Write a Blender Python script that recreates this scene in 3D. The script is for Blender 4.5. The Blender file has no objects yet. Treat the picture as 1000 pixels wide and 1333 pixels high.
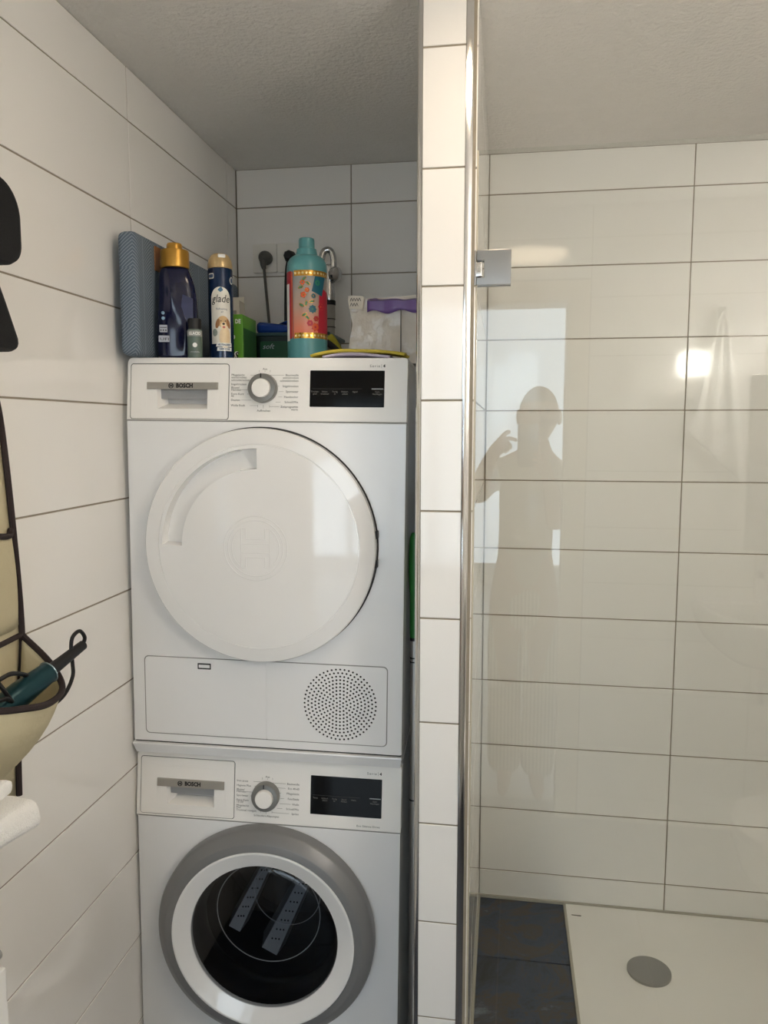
import bpy, bmesh, math, random
from mathutils import Vector, Matrix
random.seed(7)
PI = math.pi
scene = bpy.context.scene
C = scene.collection

# ------------------------------------------------------------------ camera, world, exposure
YAW, PITCH, ROLL = 0.1555, 0.1087, 0.0004
FPX = 1004.68
cam_d = bpy.data.cameras.new('camera')
cam_d.sensor_fit = 'VERTICAL'; cam_d.sensor_height = 36.0; cam_d.sensor_width = 36.0
cam_d.lens = FPX / 1333.0 * 36.0
cam_d.clip_start = 0.004; cam_d.clip_end = 100
cam = bpy.data.objects.new('camera', cam_d); C.objects.link(cam)
_F = Vector((-math.sin(YAW)*math.cos(PITCH), math.cos(YAW)*math.cos(PITCH), -math.sin(PITCH)))
_R = Vector((math.cos(YAW), math.sin(YAW), 0)); _U = _R.cross(_F)
_R2 = math.cos(ROLL)*_R + math.sin(ROLL)*_U; _U2 = -math.sin(ROLL)*_R + math.cos(ROLL)*_U
cam.matrix_world = Matrix(((_R2.x, _U2.x, -_F.x, 0.8043), (_R2.y, _U2.y, -_F.y, 0.0), (_R2.z, _U2.z, -_F.z, 1.4412), (0, 0, 0, 1)))
scene.camera = cam

world = bpy.data.worlds.new('world'); scene.world = world; world.use_nodes = True
world.node_tree.nodes['Background'].inputs[0].default_value = (0.75, 0.85, 1.0, 1)
world.node_tree.nodes['Background'].inputs[1].default_value = 1.0

WINDOW_STRENGTH = 2.7      # daylight of the hall window
LAMP_STRENGTH = 34.0        # warm cube lamp on the right wall
CEIL_LAMP_STRENGTH = 6.2   # warm flush ceiling lamp
scene.view_settings.view_transform = 'Standard'
scene.view_settings.look = 'None'
scene.view_settings.exposure = 0.66
scene.view_settings.gamma = 1.0
scene.view_settings.use_curve_mapping = False
scene.cycles.max_bounces = 24; scene.cycles.diffuse_bounces = 16; scene.cycles.glossy_bounces = 8; scene.cycles.transparent_max_bounces = 24

# ------------------------------------------------------------------ helpers: materials
MATS = {}
def lin(c):
    return c/12.92 if c <= 0.04045 else ((c+0.055)/1.055)**2.4
def rgb(r, g, b):
    return (lin(r/255), lin(g/255), lin(b/255), 1.0)
def mat(name, col, rough=0.5, metal=0.0, noise=0.0, nscale=20.0, bump=0.0, bscale=60.0, spec=0.5, coat=0.0, alpha=1.0, stretch=None, emit=0.0, bdist=0.002):
    if name in MATS: return MATS[name]
    m = bpy.data.materials.new(name); m.use_nodes = True
    nt = m.node_tree; b = nt.nodes['Principled BSDF']
    b.inputs['Roughness'].default_value = rough
    b.inputs['Metallic'].default_value = metal
    b.inputs['Specular IOR Level'].default_value = spec
    b.inputs['Coat Weight'].default_value = coat
    b.inputs['Coat Roughness'].default_value = 0.05
    b.inputs['Alpha'].default_value = alpha
    b.inputs['Base Color'].default_value = col
    if emit:
        b.inputs['Emission Color'].default_value = col; b.inputs['Emission Strength'].default_value = emit
    tc = nt.nodes.new('ShaderNodeTexCoord')
    src = tc.outputs['Object']
    if stretch:
        mp = nt.nodes.new('ShaderNodeMapping'); mp.inputs['Scale'].default_value = stretch
        nt.links.new(src, mp.inputs['Vector']); src = mp.outputs['Vector']
    n = nt.nodes.new('ShaderNodeTexNoise'); n.inputs['Scale'].default_value = nscale; n.inputs['Detail'].default_value = 4
    nt.links.new(src, n.inputs['Vector'])
    mx = nt.nodes.new('ShaderNodeMix'); mx.data_type = 'RGBA'
    k = 1.0 - noise
    mx.inputs['A'].default_value = (col[0]*k, col[1]*k, col[2]*k, 1)
    k = 1.0 + noise*0.5
    mx.inputs['B'].default_value = (min(1, col[0]*k), min(1, col[1]*k), min(1, col[2]*k), 1)
    nt.links.new(n.outputs['Fac'], mx.inputs['Factor'])
    nt.links.new(mx.outputs['Result'], b.inputs['Base Color'])
    if bump:
        n2 = nt.nodes.new('ShaderNodeTexNoise'); n2.inputs['Scale'].default_value = bscale; n2.inputs['Detail'].default_value = 5
        nt.links.new(src, n2.inputs['Vector'])
        bp = nt.nodes.new('ShaderNodeBump'); bp.inputs['Strength'].default_value = bump; bp.inputs['Distance'].default_value = bdist
        nt.links.new(n2.outputs['Fac'], bp.inputs['Height']); nt.links.new(bp.outputs['Normal'], b.inputs['Normal'])
    MATS[name] = m
    return m

M = {}
M['tile'] = mat('glazed_white_tile', (0.885, 0.872, 0.848, 1), 0.07, noise=0.02, nscale=3, bump=0.02, bscale=5, bdist=0.0012)
M['grout'] = mat('grey_grout', rgb(150, 141, 126), 0.9, noise=0.25, nscale=40, bump=0.3, bscale=200)
M['ceiling'] = mat('rough_white_plaster', (0.82, 0.805, 0.775, 1), 0.85, noise=0.04, nscale=30, bump=0.75, bscale=95, bdist=0.006)
M['plaster'] = mat('smooth_white_plaster', (0.87, 0.87, 0.86, 1), 0.7, noise=0.02, bump=0.1, bscale=120)
M['hallfloor'] = mat('pale_grey_vinyl', rgb(196, 192, 186), 0.35, noise=0.12, nscale=6, stretch=(1, 6, 1))
M['chrome'] = mat('polished_chrome', (0.78, 0.78, 0.78, 1), 0.12, 1.0, noise=0.02)
M['steel'] = mat('brushed_steel', (0.50, 0.495, 0.48, 1), 0.30, 1.0, noise=0.06, nscale=40, stretch=(1, 1, 0.02))
M['white'] = mat('white_enamel', (0.86, 0.86, 0.85, 1), 0.22, noise=0.01, coat=0.3)
M['silverwhite'] = mat('white_machine_front', (0.84, 0.845, 0.85, 1), 0.25, noise=0.01, coat=0.3)
M['gloss'] = mat('glossy_white_plastic', (0.86, 0.855, 0.845, 1), 0.06, noise=0.01, coat=0.4)
M['panel'] = mat('white_control_panel', (0.90, 0.885, 0.855, 1), 0.28, noise=0.01, coat=0.15)
M['seam'] = mat('shadow_gap', rgb(58, 58, 60), 0.8)
M['seamlight'] = mat('light_gap', rgb(140, 140, 138), 0.7)
M['ring'] = mat('grey_satin_plastic', rgb(126, 126, 127), 0.34, 0.15, noise=0.03)
M['dial'] = mat('grey_dial_ring', rgb(128, 127, 124), 0.35, 0.25, noise=0.03)
M['gripback'] = mat('grip_pale', rgb(196, 196, 196), 0.4)
M['gripshade'] = mat('grip_shade_grey', rgb(158, 160, 162), 0.35, 0.1)  # grey that paints the strip's shade into the grip
M['strip'] = mat('silver_strip', rgb(168, 164, 156), 0.30, 0.3, noise=0.03)
M['black'] = mat('black_gloss', rgb(9, 11, 15), 0.08, noise=0.1, spec=0.22)
M['blackmatt'] = mat('black_matt', rgb(16, 16, 18), 0.55, noise=0.2, bump=0.1)
M['ink'] = mat('dark_ink', rgb(72, 70, 66), 0.6)
M['inkblack'] = mat('black_ink', rgb(22, 22, 22), 0.5)
M['inkline'] = mat('grey_ink', rgb(130, 128, 122), 0.6)
M['inklight'] = mat('pale_ink', rgb(178, 182, 186), 0.5)
M['inkwhite'] = mat('white_ink', rgb(236, 236, 232), 0.5)
M['drum'] = mat('drum_steel', (0.10, 0.105, 0.12, 1), 0.3, 0.9, noise=0.2)
M['paddle'] = mat('paddle_grey', rgb(150, 152, 156), 0.4)
M['gasket'] = mat('rubber_gasket', rgb(14, 15, 18), 0.35, noise=0.1)
M['cavity'] = mat('dark_cavity', rgb(12, 12, 12), 0.9)
M['ceramic'] = mat('white_ceramic', (0.83, 0.825, 0.81, 1), 0.06, noise=0.01)
M['tray'] = mat('shower_tray_enamel', (0.88, 0.87, 0.84, 1), 0.18, noise=0.02)
M['doorpaint'] = mat('cream_door_paint', rgb(226, 216, 196), 0.4, noise=0.02)
M['towel'] = mat('white_terry', (0.93, 0.925, 0.91, 1), 0.95, noise=0.06, nscale=120, bump=0.9, bscale=500)

def slate():
    m = bpy.data.materials.new('dark_slate'); m.use_nodes = True; nt = m.node_tree; b = nt.nodes['Principled BSDF']
    tc = nt.nodes.new('ShaderNodeTexCoord')
    oi = nt.nodes.new('ShaderNodeObjectInfo')
    add = nt.nodes.new('ShaderNodeVectorMath'); add.operation = 'ADD'
    nt.links.new(tc.outputs['Object'], add.inputs[0])
    sc = nt.nodes.new('ShaderNodeVectorMath'); sc.operation = 'SCALE'; sc.inputs['Scale'].default_value = 7.0
    cmb = nt.nodes.new('ShaderNodeCombineXYZ')
    for k in range(3): nt.links.new(oi.outputs['Random'], cmb.inputs[k])
    nt.links.new(cmb.outputs[0], sc.inputs[0]); nt.links.new(sc.outputs[0], add.inputs[1])
    n = nt.nodes.new('ShaderNodeTexNoise'); n.inputs['Scale'].default_value = 5.5; n.inputs['Detail'].default_value = 9; n.inputs['Roughness'].default_value = 0.65
    n.inputs['Distortion'].default_value = 1.2
    nt.links.new(add.outputs[0], n.inputs['Vector'])
    r = nt.nodes.new('ShaderNodeValToRGB'); e = r.color_ramp.elements
    e[0].position = 0.30; e[0].color = rgb(38, 38, 40); e[1].position = 0.74; e[1].color = rgb(128, 134, 146)
    x = e.new(0.42); x.color = rgb(52, 56, 64); x = e.new(0.49); x.color = rgb(58, 68, 86); x = e.new(0.55); x.color = rgb(74, 66, 58); x = e.new(0.62); x.color = rgb(66, 70, 78)
    nt.links.new(n.outputs['Fac'], r.inputs[0]); nt.links.new(r.outputs[0], b.inputs['Base Color'])
    b.inputs['Roughness'].default_value = 0.5
    bp = nt.nodes.new('ShaderNodeBump'); bp.inputs['Strength'].default_value = 0.4; bp.inputs['Distance'].default_value = 0.003
    nt.links.new(n.outputs['Fac'], bp.inputs['Height']); nt.links.new(bp.outputs['Normal'], b.inputs['Normal'])
    return m
M['slate'] = slate()

def thin_glass(name, tint, ior=1.5, rough=0.0, gloss=1.0):
    m = bpy.data.materials.new(name); m.use_nodes = True; nt = m.node_tree
    for n in list(nt.nodes): nt.nodes.remove(n)
    out = nt.nodes.new('ShaderNodeOutputMaterial'); mix = nt.nodes.new('ShaderNodeMixShader')
    fr = nt.nodes.new('ShaderNodeFresnel'); fr.inputs['IOR'].default_value = ior
    tr = nt.nodes.new('ShaderNodeBsdfTransparent'); tr.inputs[0].default_value = tint
    gl = nt.nodes.new('ShaderNodeBsdfGlossy'); gl.inputs['Roughness'].default_value = rough; gl.inputs['Color'].default_value = (gloss, gloss, gloss, 1)
    # a thin slab: both of its faces reflect like a face seen from the air side
    geo = nt.nodes.new('ShaderNodeNewGeometry')
    mp = nt.nodes.new('ShaderNodeMix'); mp.data_type = 'FLOAT'
    mp.inputs['A'].default_value = ior; mp.inputs['B'].default_value = 1.0/ior
    nt.links.new(geo.outputs['Backfacing'], mp.inputs['Factor']); nt.links.new(mp.outputs['Result'], fr.inputs['IOR'])
    nt.links.new(fr.outputs[0], mix.inputs[0]); nt.links.new(tr.outputs[0], mix.inputs[1]); nt.links.new(gl.outputs[0], mix.inputs[2])
    nt.links.new(mix.outputs[0], out.inputs[0])
    MATS[name] = m
    return m
M['glass'] = thin_glass('clear_glass', (0.962, 0.970, 0.960, 1))
M['darkglass'] = thin_glass('smoked_glass', (0.55, 0.57, 0.60, 1), 1.5)
M['film'] = thin_glass('clear_film', (0.93, 0.92, 0.91, 1), 1.45, 0.12)

def emit(name, col, s):
    m = bpy.data.materials.new(name); m.use_nodes = True; nt = m.node_tree
    for n in list(nt.nodes): nt.nodes.remove(n)
    out = nt.nodes.new('ShaderNodeOutputMaterial'); e = nt.nodes.new('ShaderNodeEmission')
    e.inputs[0].default_value = col; e.inputs[1].default_value = s
    nt.links.new(e.outputs[0], out.inputs[0]); return m
M['daylight'] = emit('daylight_pane', (0.74, 0.88, 1.0, 1), WINDOW_STRENGTH)
M['ceilglow'] = emit('warm_diffuser', (1.0, 0.80, 0.58, 1), CEIL_LAMP_STRENGTH)
M['lampglow'] = emit('warm_lamp_glow', (1.0, 0.93, 0.84, 1), LAMP_STRENGTH)

# ------------------------------------------------------------------ helpers: meshes
def smooth(me, ang=40):
    for p in me.polygons: p.use_smooth = True
    try: me.set_sharp_from_angle(angle=math.radians(ang))
    except Exception: pass
def obj(name, bm, m, parent=None, sm=True, loc=None, rot=None):
    if isinstance(bm, bmesh.types.BMesh):
        bmesh.ops.recalc_face_normals(bm, faces=bm.faces)
        me = bpy.data.meshes.new(name); bm.to_mesh(me); bm.free()
    else: me = bm
    if sm: smooth(me)
    if m is not None and not len(me.materials): me.materials.append(m)
    o = bpy.data.objects.new(name, me); C.objects.link(o)
    if parent: o.parent = parent
    if sm: o.modifiers.new('wn', 'WEIGHTED_NORMAL').keep_sharp = True
    if loc: o.location = loc
    if rot: o.rotation_euler = rot
    return o
def tag(o, label, cat, group=None):
    o['label'] = label; o['category'] = cat
    if group: o['group'] = group
    return o
def thing(name, label, cat, loc=(0, 0, 0), rot=(0, 0, 0), group=None):
    o = bpy.data.objects.new(name, None); o.empty_display_size = 0.05; C.objects.link(o)
    o.location = loc; o.rotation_euler = rot
    return tag(o, label, cat, group)
def struct(name, bm, m, parent=None, sm=True):
    o = obj(name, bm, m, parent, sm); o['kind'] = 'structure'; return o
def bx(bm, x0, x1, y0, y1, z0, z1, bev=0.0, seg=2):
    vs = [bm.verts.new((x, y, z)) for x in (x0, x1) for y in (y0, y1) for z in (z0, z1)]
    f = [(0, 1, 3, 2), (4, 6, 7, 5), (0, 4, 5, 1), (2, 3, 7, 6), (0, 2, 6, 4), (1, 5, 7, 3)]
    fs = [bm.faces.new([vs[i] for i in q]) for q in f]
    if bev:
        es = list({e for q in fs for e in q.edges})
        bmesh.ops.bevel(bm, geom=es, offset=bev, segments=seg, affect='EDGES', profile=0.5)
    return bm
def box(*a, **k): return bx(bmesh.new(), *a, **k)
def rrect(x0, x1, z0, z1, r, n=6):
    out = []
    if not isinstance(r, (tuple, list)): r = (r,)*4      # order: lower right, upper right, upper left, lower left
    for (cx, cz, a0, rr) in ((x1-r[0], z0+r[0], -90, r[0]), (x1-r[1], z1-r[1], 0, r[1]), (x0+r[2], z1-r[2], 90, r[2]), (x0+r[3], z0+r[3], 180, r[3])):
        if rr <= 0: out.append((cx, cz)); continue
        for k in range(n+1):
            a = math.radians(a0+90*k/n); out.append((cx+rr*math.cos(a), cz+rr*math.sin(a)))
    return out
def circ(cx, cz, r, n=32):
    return [(cx+r*math.cos(2*PI*k/n), cz+r*math.sin(2*PI*k/n)) for k in range(n)]
def plate(loops, y0, y1, bev=0.0):
    """outlines in the x-z plane (first = outside, further = holes), filled and given depth from y0 (front) to y1"""
    cu = bpy.data.curves.new('t', 'CURVE'); cu.dimensions = '2D'; cu.fill_mode = 'BOTH'
    cu.extrude = (y1-y0)/2 - bev; cu.bevel_depth = bev; cu.bevel_resolution = 1; cu.offset = -bev
    for lp in loops:
        s = cu.splines.new('POLY'); s.points.add(len(lp)-1); s.use_cyclic_u = True
        for p, (x, z) in zip(s.points, lp): p.co = (x, z, 0, 1)
    o = bpy.data.objects.new('t', cu); C.objects.link(o)
    dg = bpy.context.evaluated_depsgraph_get(); dg.update()
    me = bpy.data.meshes.new_from_object(o.evaluated_get(dg))
    bpy.data.objects.remove(o); bpy.data.curves.remove(cu)
    me.transform(Matrix(((1, 0, 0, 0), (0, 0, -1, (y0+y1)/2), (0, 1, 0, 0), (0, 0, 0, 1))))
    me.materials.clear()
    return me
def frame(x0, x1, z0, z1, r, w, y0, y1):
    return plate([rrect(x0, x1, z0, z1, r), rrect(x0+w, x1-w, z0+w, z1-w, max(r-w, 0.0003))], y0, y1)
def lathe(bm, prof, seg=48, mtx=None, sx=1.0, sy=1.0, cap=True):
    """profile (r, z) turned about the z axis"""
    rings = []
    for r, z in prof:
        if r < 1e-6:
            rings.append([bm.verts.new((0, 0, z))])
        else:
            rings.append([bm.verts.new((r*sx*math.cos(2*PI*k/seg), r*sy*math.sin(2*PI*k/seg), z)) for k in range(seg)])
    new = [v for r in rings for v in r]
    for a, b in zip(rings, rings[1:]):
        for k in range(seg):
            j = (k+1) % seg
            if len(a) == 1 and len(b) == 1: continue
            if len(a) == 1: bm.faces.new((a[0], b[k], b[j]))
            elif len(b) == 1: bm.faces.new((a[k], a[j], b[0]))
            else: bm.faces.new((a[k], a[j], b[j], b[k]))
    if cap:
        for r in (rings[0], rings[-1]):
            if len(r) > 2:
                try: bm.faces.new(r)
                except ValueError: pass
    if mtx is not None: bmesh.ops.transform(bm, matrix=mtx, verts=new)
    return bm
FRONT = Matrix(((1, 0, 0, 0), (0, 0, -1, 0), (0, 1, 0, 0), (0, 0, 0, 1)))     # lathe axis z -> -y (towards the viewer)
def catmull(pts, n=8):
    if len(pts) < 3: return [Vector(p) for p in pts]
    P = [Vector(p) for p in pts]; P = [2*P[0]-P[1]] + P + [2*P[-1]-P[-2]]
    out = []
    for i in range(1, len(P)-2):
        for k in range(n):
            t = k/n; a, b, c, d = P[i-1:i+3]
            out.append(0.5*((2*b)+(c-a)*t+(2*a-5*b+4*c-d)*t*t+(3*b-a-3*c+d)*t**3))
    out.append(P[-2]); return out
def tube(bm, pts, r, seg=10, n=8, flat=None, cyc=False):
    pts = catmull(pts, n) if n else [Vector(p) for p in pts]
    N = len(pts); rings = []
    up = Vector((0, 0, 1)); prev = None
    for i, p in enumerate(pts):
        t = (pts[min(i+1, N-1)]-pts[max(i-1, 0)]).normalized()
        if prev is None:
            a = up if abs(t.dot(up)) < 0.9 else Vector((1, 0, 0)); u = (a - t*a.dot(t)).normalized()
        else:
            u = (prev - t*prev.dot(t)).normalized()
        prev = u; w = t.cross(u)
        rr = r(i/(N-1)) if callable(r) else r
        f = flat or 1.0
        rings.append([bm.verts.new(p+u*rr*math.cos(2*PI*k/seg)+w*rr*f*math.sin(2*PI*k/seg)) for k in range(seg)])
    for a, b in zip(rings, rings[1:]):
        for k in range(seg):
            j = (k+1) % seg; bm.faces.new((a[k], a[j], b[j], b[k]))
    bm.faces.new(rings[0][::-1]); bm.faces.new(rings[-1])
    return bm
def torus(bm, R, r, mtx, seg=64, m=8):
    rings = []
    for i in range(seg):
        a = 2*PI*i/seg
        rings.append([bm.verts.new(mtx @ Vector(((R+r*math.cos(2*PI*k/m))*math.cos(a), (R+r*math.cos(2*PI*k/m))*math.sin(a), r*math.sin(2*PI*k/m)))) for k in range(m)])
    for i in range(seg):
        a, b = rings[i], rings[(i+1) % seg]
        for k in range(m): bm.faces.new((a[k], a[(k+1) % m], b[(k+1) % m], b[k]))
    return bm
def grid_surf(bm, rows):
    V = [[bm.verts.new(p) for p in row] for row in rows]
    for a, b in zip(V, V[1:]):
        for k in range(len(a)-1): bm.faces.new((a[k], a[k+1], b[k+1], b[k]))
    return bm
def text_mesh(body, size, width=None, align='LEFT', shear=0.0, ext=0.0, bold=0.0, spacing=1.0):
    """flat lettering in the x-z plane, facing -y; width squeezes it to a fixed length"""
    cu = bpy.data.curves.new('t', 'FONT'); cu.body = body; cu.size = size; cu.align_x = align; cu.align_y = 'CENTER'
    cu.shear = shear; cu.extrude = ext; cu.offset = bold; cu.space_character = spacing; cu.resolution_u = 2
    o = bpy.data.objects.new('t', cu); C.objects.link(o)
    dg = bpy.context.evaluated_depsgraph_get(); dg.update()
    me = bpy.data.meshes.new_from_object(o.evaluated_get(dg))
    bpy.data.objects.remove(o); bpy.data.curves.remove(cu)
    me.transform(Matrix.Rotation(PI/2, 4, 'X'))
    me.materials.clear()
    if width and len(me.vertices):
        xs = [v.co.x for v in me.vertices]; w = max(xs)-min(xs)
        if w > 0: me.transform(Matrix.Scale(width/w, 4, (1, 0, 0)))
    return me
def move(me, x=0, y=0, z=0):
    me.transform(Matrix.Translation((x, y, z))); return me
def join(*mes):
    bm = bmesh.new()
    for me in mes: bm.from_mesh(me)
    out = bpy.data.meshes.new('j'); bm.to_mesh(out); bm.free(); return out
def wrap(me, r, z=0.0, x=0.0):
    """bend a flat x-z drawing round a can of radius r; its middle faces -y"""
    xs_ = [v.co.x for v in me.vertices]
    if xs_:
        bm = bmesh.new(); bm.from_mesh(me); st = r*0.10; k0, k1 = int(math.floor(min(xs_)/st)), int(math.ceil(max(xs_)/st))
        for k in range(k0+1, k1):
            bmesh.ops.bisect_plane(bm, geom=bm.verts[:]+bm.edges[:]+bm.faces[:], plane_co=(k*st, 0, 0), plane_no=(1, 0, 0))
        bm.to_mesh(me); bm.free()
    for v in me.vertices:
        a = (v.co.x+x)/r; d = r - v.co.y
        v.co = (d*math.sin(a), -d*math.cos(a), v.co.z+z)
    return me
def flat(loop, y=0.0):
    """a filled, finely cut outline for wrapping"""
    bm = bmesh.new(); vs = [bm.verts.new((x, y, z)) for x, z in loop]; f = bm.faces.new(vs)
    bmesh.ops.triangulate(bm, faces=[f])
    me = bpy.data.meshes.new('f'); bm.to_mesh(me); bm.free(); return me
def strip_patch(x0, x1, z0, z1, y=0.0, n=24):
    bm = bmesh.new()
    grid_surf(bm, [[(x0+(x1-x0)*k/n, y, z) for k in range(n+1)] for z in (z0, z1)])
    me = bpy.data.meshes.new('p'); bm.to_mesh(me); bm.free(); return me
def ell(cx, cz, a, b, n=20, rot=0.0):
    c, s = math.cos(rot), math.sin(rot); o = []
    for k in range(n):
        x, z = a*math.cos(2*PI*k/n), b*math.sin(2*PI*k/n); o.append((cx+x*c-z*s, cz+x*s+z*c))
    return o

# ------------------------------------------------------------------ the room
CEIL = 2.20
YB = 2.2664          # shower back wall face
YN = 2.2872          # niche back wall face
ZR = [0.0, 0.09] + [0.09+0.2*k for k in range(1, 11)] + [2.20]      # tile rows from the floor
ZRN = [-0.105, -0.0] + ZR[1:]
GAP = 0.0032
TILE_CACHE = {}
def tile_mesh(w, h, t=0.007, bev=0.0011):
    k = (round(w, 4), round(h, 4), t)
    if k not in TILE_CACHE:
        bm = box(0, w, -t, 0, 0, h, bev=bev, seg=2)
        bmesh.ops.recalc_face_normals(bm, faces=bm.faces)
        me = bpy.data.meshes.new('tile'); bm.to_mesh(me); bm.free(); me.materials.append(M['tile']); TILE_CACHE[k] = me
    return TILE_CACHE[k]
def tiles(parent, fn, us, zs, rotz, skip=None, mt=None):
    """fn(u) -> (x, y) of the wall plane behind the tile; the tile runs along its local x"""
    for u0, u1 in zip(us, us[1:]):
        for z0, z1 in zip(zs, zs[1:]):
            if skip and skip(u0, u1, z0, z1): continue
            me = tile_mesh(abs(u1-u0)-GAP, z1-z0-GAP)
            o = bpy.data.objects.new('tile', me); C.objects.link(o); o.parent = parent
            x, y = fn(u0)
            d = Vector((math.cos(rotz), math.sin(rotz), 0))*(GAP/2)
            o.location = (x+d.x, y+d.y, z0+GAP/2)
            o.rotation_euler = (random.uniform(-.0011, .0011), 0, rotz+random.uniform(-.0011, .0011))
T = 0.007
# left wall (face at x = 0)
wl = struct('wall_left', box(-0.12, -0.0020, 0.02, 2.40, -0.12, CEIL), M['grout'])
tiles(wl, lambda u: (-T, u), [0.02, 0.415, 1.015, 1.615, 2.209, 2.285], ZRN, PI/2)
# niche back wall
wn = struct('wall_niche', box(0.0, 0.66, YN+0.0020, 2.40, -0.12, CEIL), M['grout'])
tiles(wn, lambda u: (u, YN+T), [0.0, 0.3486, 0.650], ZRN, 0)
# shower back wall
wb = struct('wall_back', box(0.66, 2.02, YB+0.0020, 2.40, -0.12, CEIL), M['grout'])
tiles(wb, lambda u: (u, YB+T), [0.747, 1.2956, 1.85], ZR, 0)
# right wall
wr = struct('wall_right', box(1.85+0.0020, 2.12, 0.02, 2.40, -0.12, CEIL), M['grout'])
tiles(wr, lambda u: (1.85+T, u), [2.26, 1.70, 1.10, 0.5, 0.02], ZR, -PI/2)
# partition between niche and shower
wp = struct('wall_partition', box(0.645, 0.745, 1.3977, YB+0.02, -0.12, CEIL), M['grout'])
tiles(wp, lambda u: (u, 1.3957+T), [0.6515, 0.7285], ZRN, 0)
tiles(wp, lambda u: (0.740, u), [1.404, 1.67, YB], ZR, PI/2)
tiles(wp, lambda u: (0.650, u), [YN, 1.70, 1.404], ZRN, -PI/2)
# rear wall with the doorway
DX0, DX1, DZ = 0.20, 1.0, 1.885
bm = bmesh.new()
bx(bm, -0.12, DX0, -0.10, 0.018, -0.12, CEIL); bx(bm, DX1, 2.12, -0.10, 0.018, -0.12, CEIL); bx(bm, DX0, DX1, -0.10, 0.018, DZ, CEIL)
wre = struct('wall_rear', bm, M['grout'])
ZT = ZR
tiles(wre, lambda u: (u, 0.02-T), [1.85, 1.645, 1.066], ZR, PI)
tiles(wre, lambda u: (u, 0.02-T), [1.066, 0.505, 0.0], [1.955, 2.09, 2.20], PI)
tiles(wre, lambda u: (u, 0.02-T), [0.13, 0.0], ZR[:-3] + [1.955], PI)
# ceiling and floors
struct('ceiling', box(-0.12, 2.12, -0.10, 2.40, CEIL, CEIL+0.1), M['ceiling'])
fl = struct('floor', box(-0.12, 2.12, -0.10, 1.47, -0.12, -0.008), M['grout'])
def floor_tile(parent, x0, x1, y0, y1, zt=0.0):
    obj('tile', box(x0+0.002, x1-0.002, y0+0.002, y1-0.002, zt-0.009, zt, bev=0.0012), M['slate'], parent)
xs = [0.0, 0.4, 0.8, 1.2, 1.6, 1.85]; ys = [-0.10, 0.13, 0.43, 0.73, 1.03, 1.33, 1.465]
for a, b in zip(xs, xs[1:]):
    for c, d in zip(ys, ys[1:]): floor_tile(fl, a, b, c, d)
fn_ = struct('floor_niche', box(-0.01, 0.655, 1.47, 2.40, -0.2, -0.105), M['plaster'])
fs_ = struct('floor_shower', box(0.735, 2.01, 1.47, 2.40, -0.12, -0.008), M['grout'])
for c, d in zip([1.47, 1.70, 1.992, 2.2655], [1.70, 1.992, 2.2655]): floor_tile(fs_, 0.749, 1.003, c, d)
# metal edge trims of the partition end
def edge_trim(name, x0, x1, side):
    bm = bmesh.new()
    n = 8; y0 = 1.3945; prof = []
    # quarter-round nose turned towards the outer side
    rr = abs(x1-x0)
    for k in range(n+1):
        a = PI/2*k/n
        if side < 0: prof.append((x1-rr*math.sin(a)*1.0, y0+0.0105*(1-math.cos(a))))
        else: prof.append((x0+rr*math.sin(a), y0+0.0105*(1-math.cos(a))))
    last = prof[-1]
    prof += [(last[0], y0+0.016), ((x1 if side < 0 else x0), y0+0.016)]
    lo = [bm.verts.new((x, y, -0.105)) for x, y in prof]; hi = [bm.verts.new((x, y, CEIL)) for x, y in prof]
    for k in range(len(prof)):
        j = (k+1) % len(prof); bm.faces.new((lo[k], lo[j], hi[j], hi[k]))
    bm.faces.new(lo); bm.faces.new(hi)
    return struct(name, bm, M['chrome'])
edge_trim('trim_1', 0.6425, 0.6528, -1)
edge_trim('trim_2', 0.7275, 0.7445, 1)
# silicone joint along the shower walls
bm = bmesh.new(); bx(bm, 0.747, 1.85, YB-0.006, YB+0.002, -0.002, 0.009, bev=0.002)
struct('trim_3', bm, mat('grey_silicone', rgb(176, 172, 160), 0.5))
bm = bmesh.new(); bx(bm, 1.0015, 1.0095, 1.47, YB-0.003, -0.004, 0.0042, bev=0.001)
struct('trim_4', bm, MATS['grey_silicone'])
bm = bmesh.new(); bx(bm, 0.7465, 0.752, 1.46, YB, -0.002, 0.005, bev=0.002)
struct('trim_5', bm, MATS['grey_silicone'])
# hall behind the doorway
struct('floor_hall', box(-1.2, 2.2, -4.3, -0.10, -0.12, 0.0), M['hallfloor'], sm=False)
struct('ceiling_hall', box(-1.2, 2.2, -4.3, -0.10, 2.7, 2.8), M['plaster'], sm=False)
struct('wall_hall_left', box(-1.3, -1.2, -4.3, -0.10, 0, 2.75), M['plaster'], sm=False)
struct('wall_hall_right', box(2.2, 2.3, -4.3, -0.10, 0, 2.75), M['plaster'], sm=False)
WX0, WX1, WZ0, WZ1 = -0.9, 1.9, 0.12, 2.62
bm = bmesh.new()
bx(bm, -1.3, WX0, -4.4, -4.3, 0, 2.75); bx(bm, WX1, 2.3, -4.4, -4.3, 0, 2.75); bx(bm, WX0, WX1, -4.4, -4.3, WZ1, 2.75); bx(bm, WX0, WX1, -4.4, -4.3, 0, WZ0)
struct('wall_hall_end', bm, M['plaster'], sm=False)
bm = bmesh.new(); bx(bm, -1.3, 2.3, -0.108, -0.101, CEIL, 2.75); bx(bm, -1.3, -0.12, -0.108, -0.101, 0, CEIL); bx(bm, 2.12, 2.3, -0.108, -0.101, 0, CEIL)
struct('wall_hall_front', bm, M['plaster'], sm=False)
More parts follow.
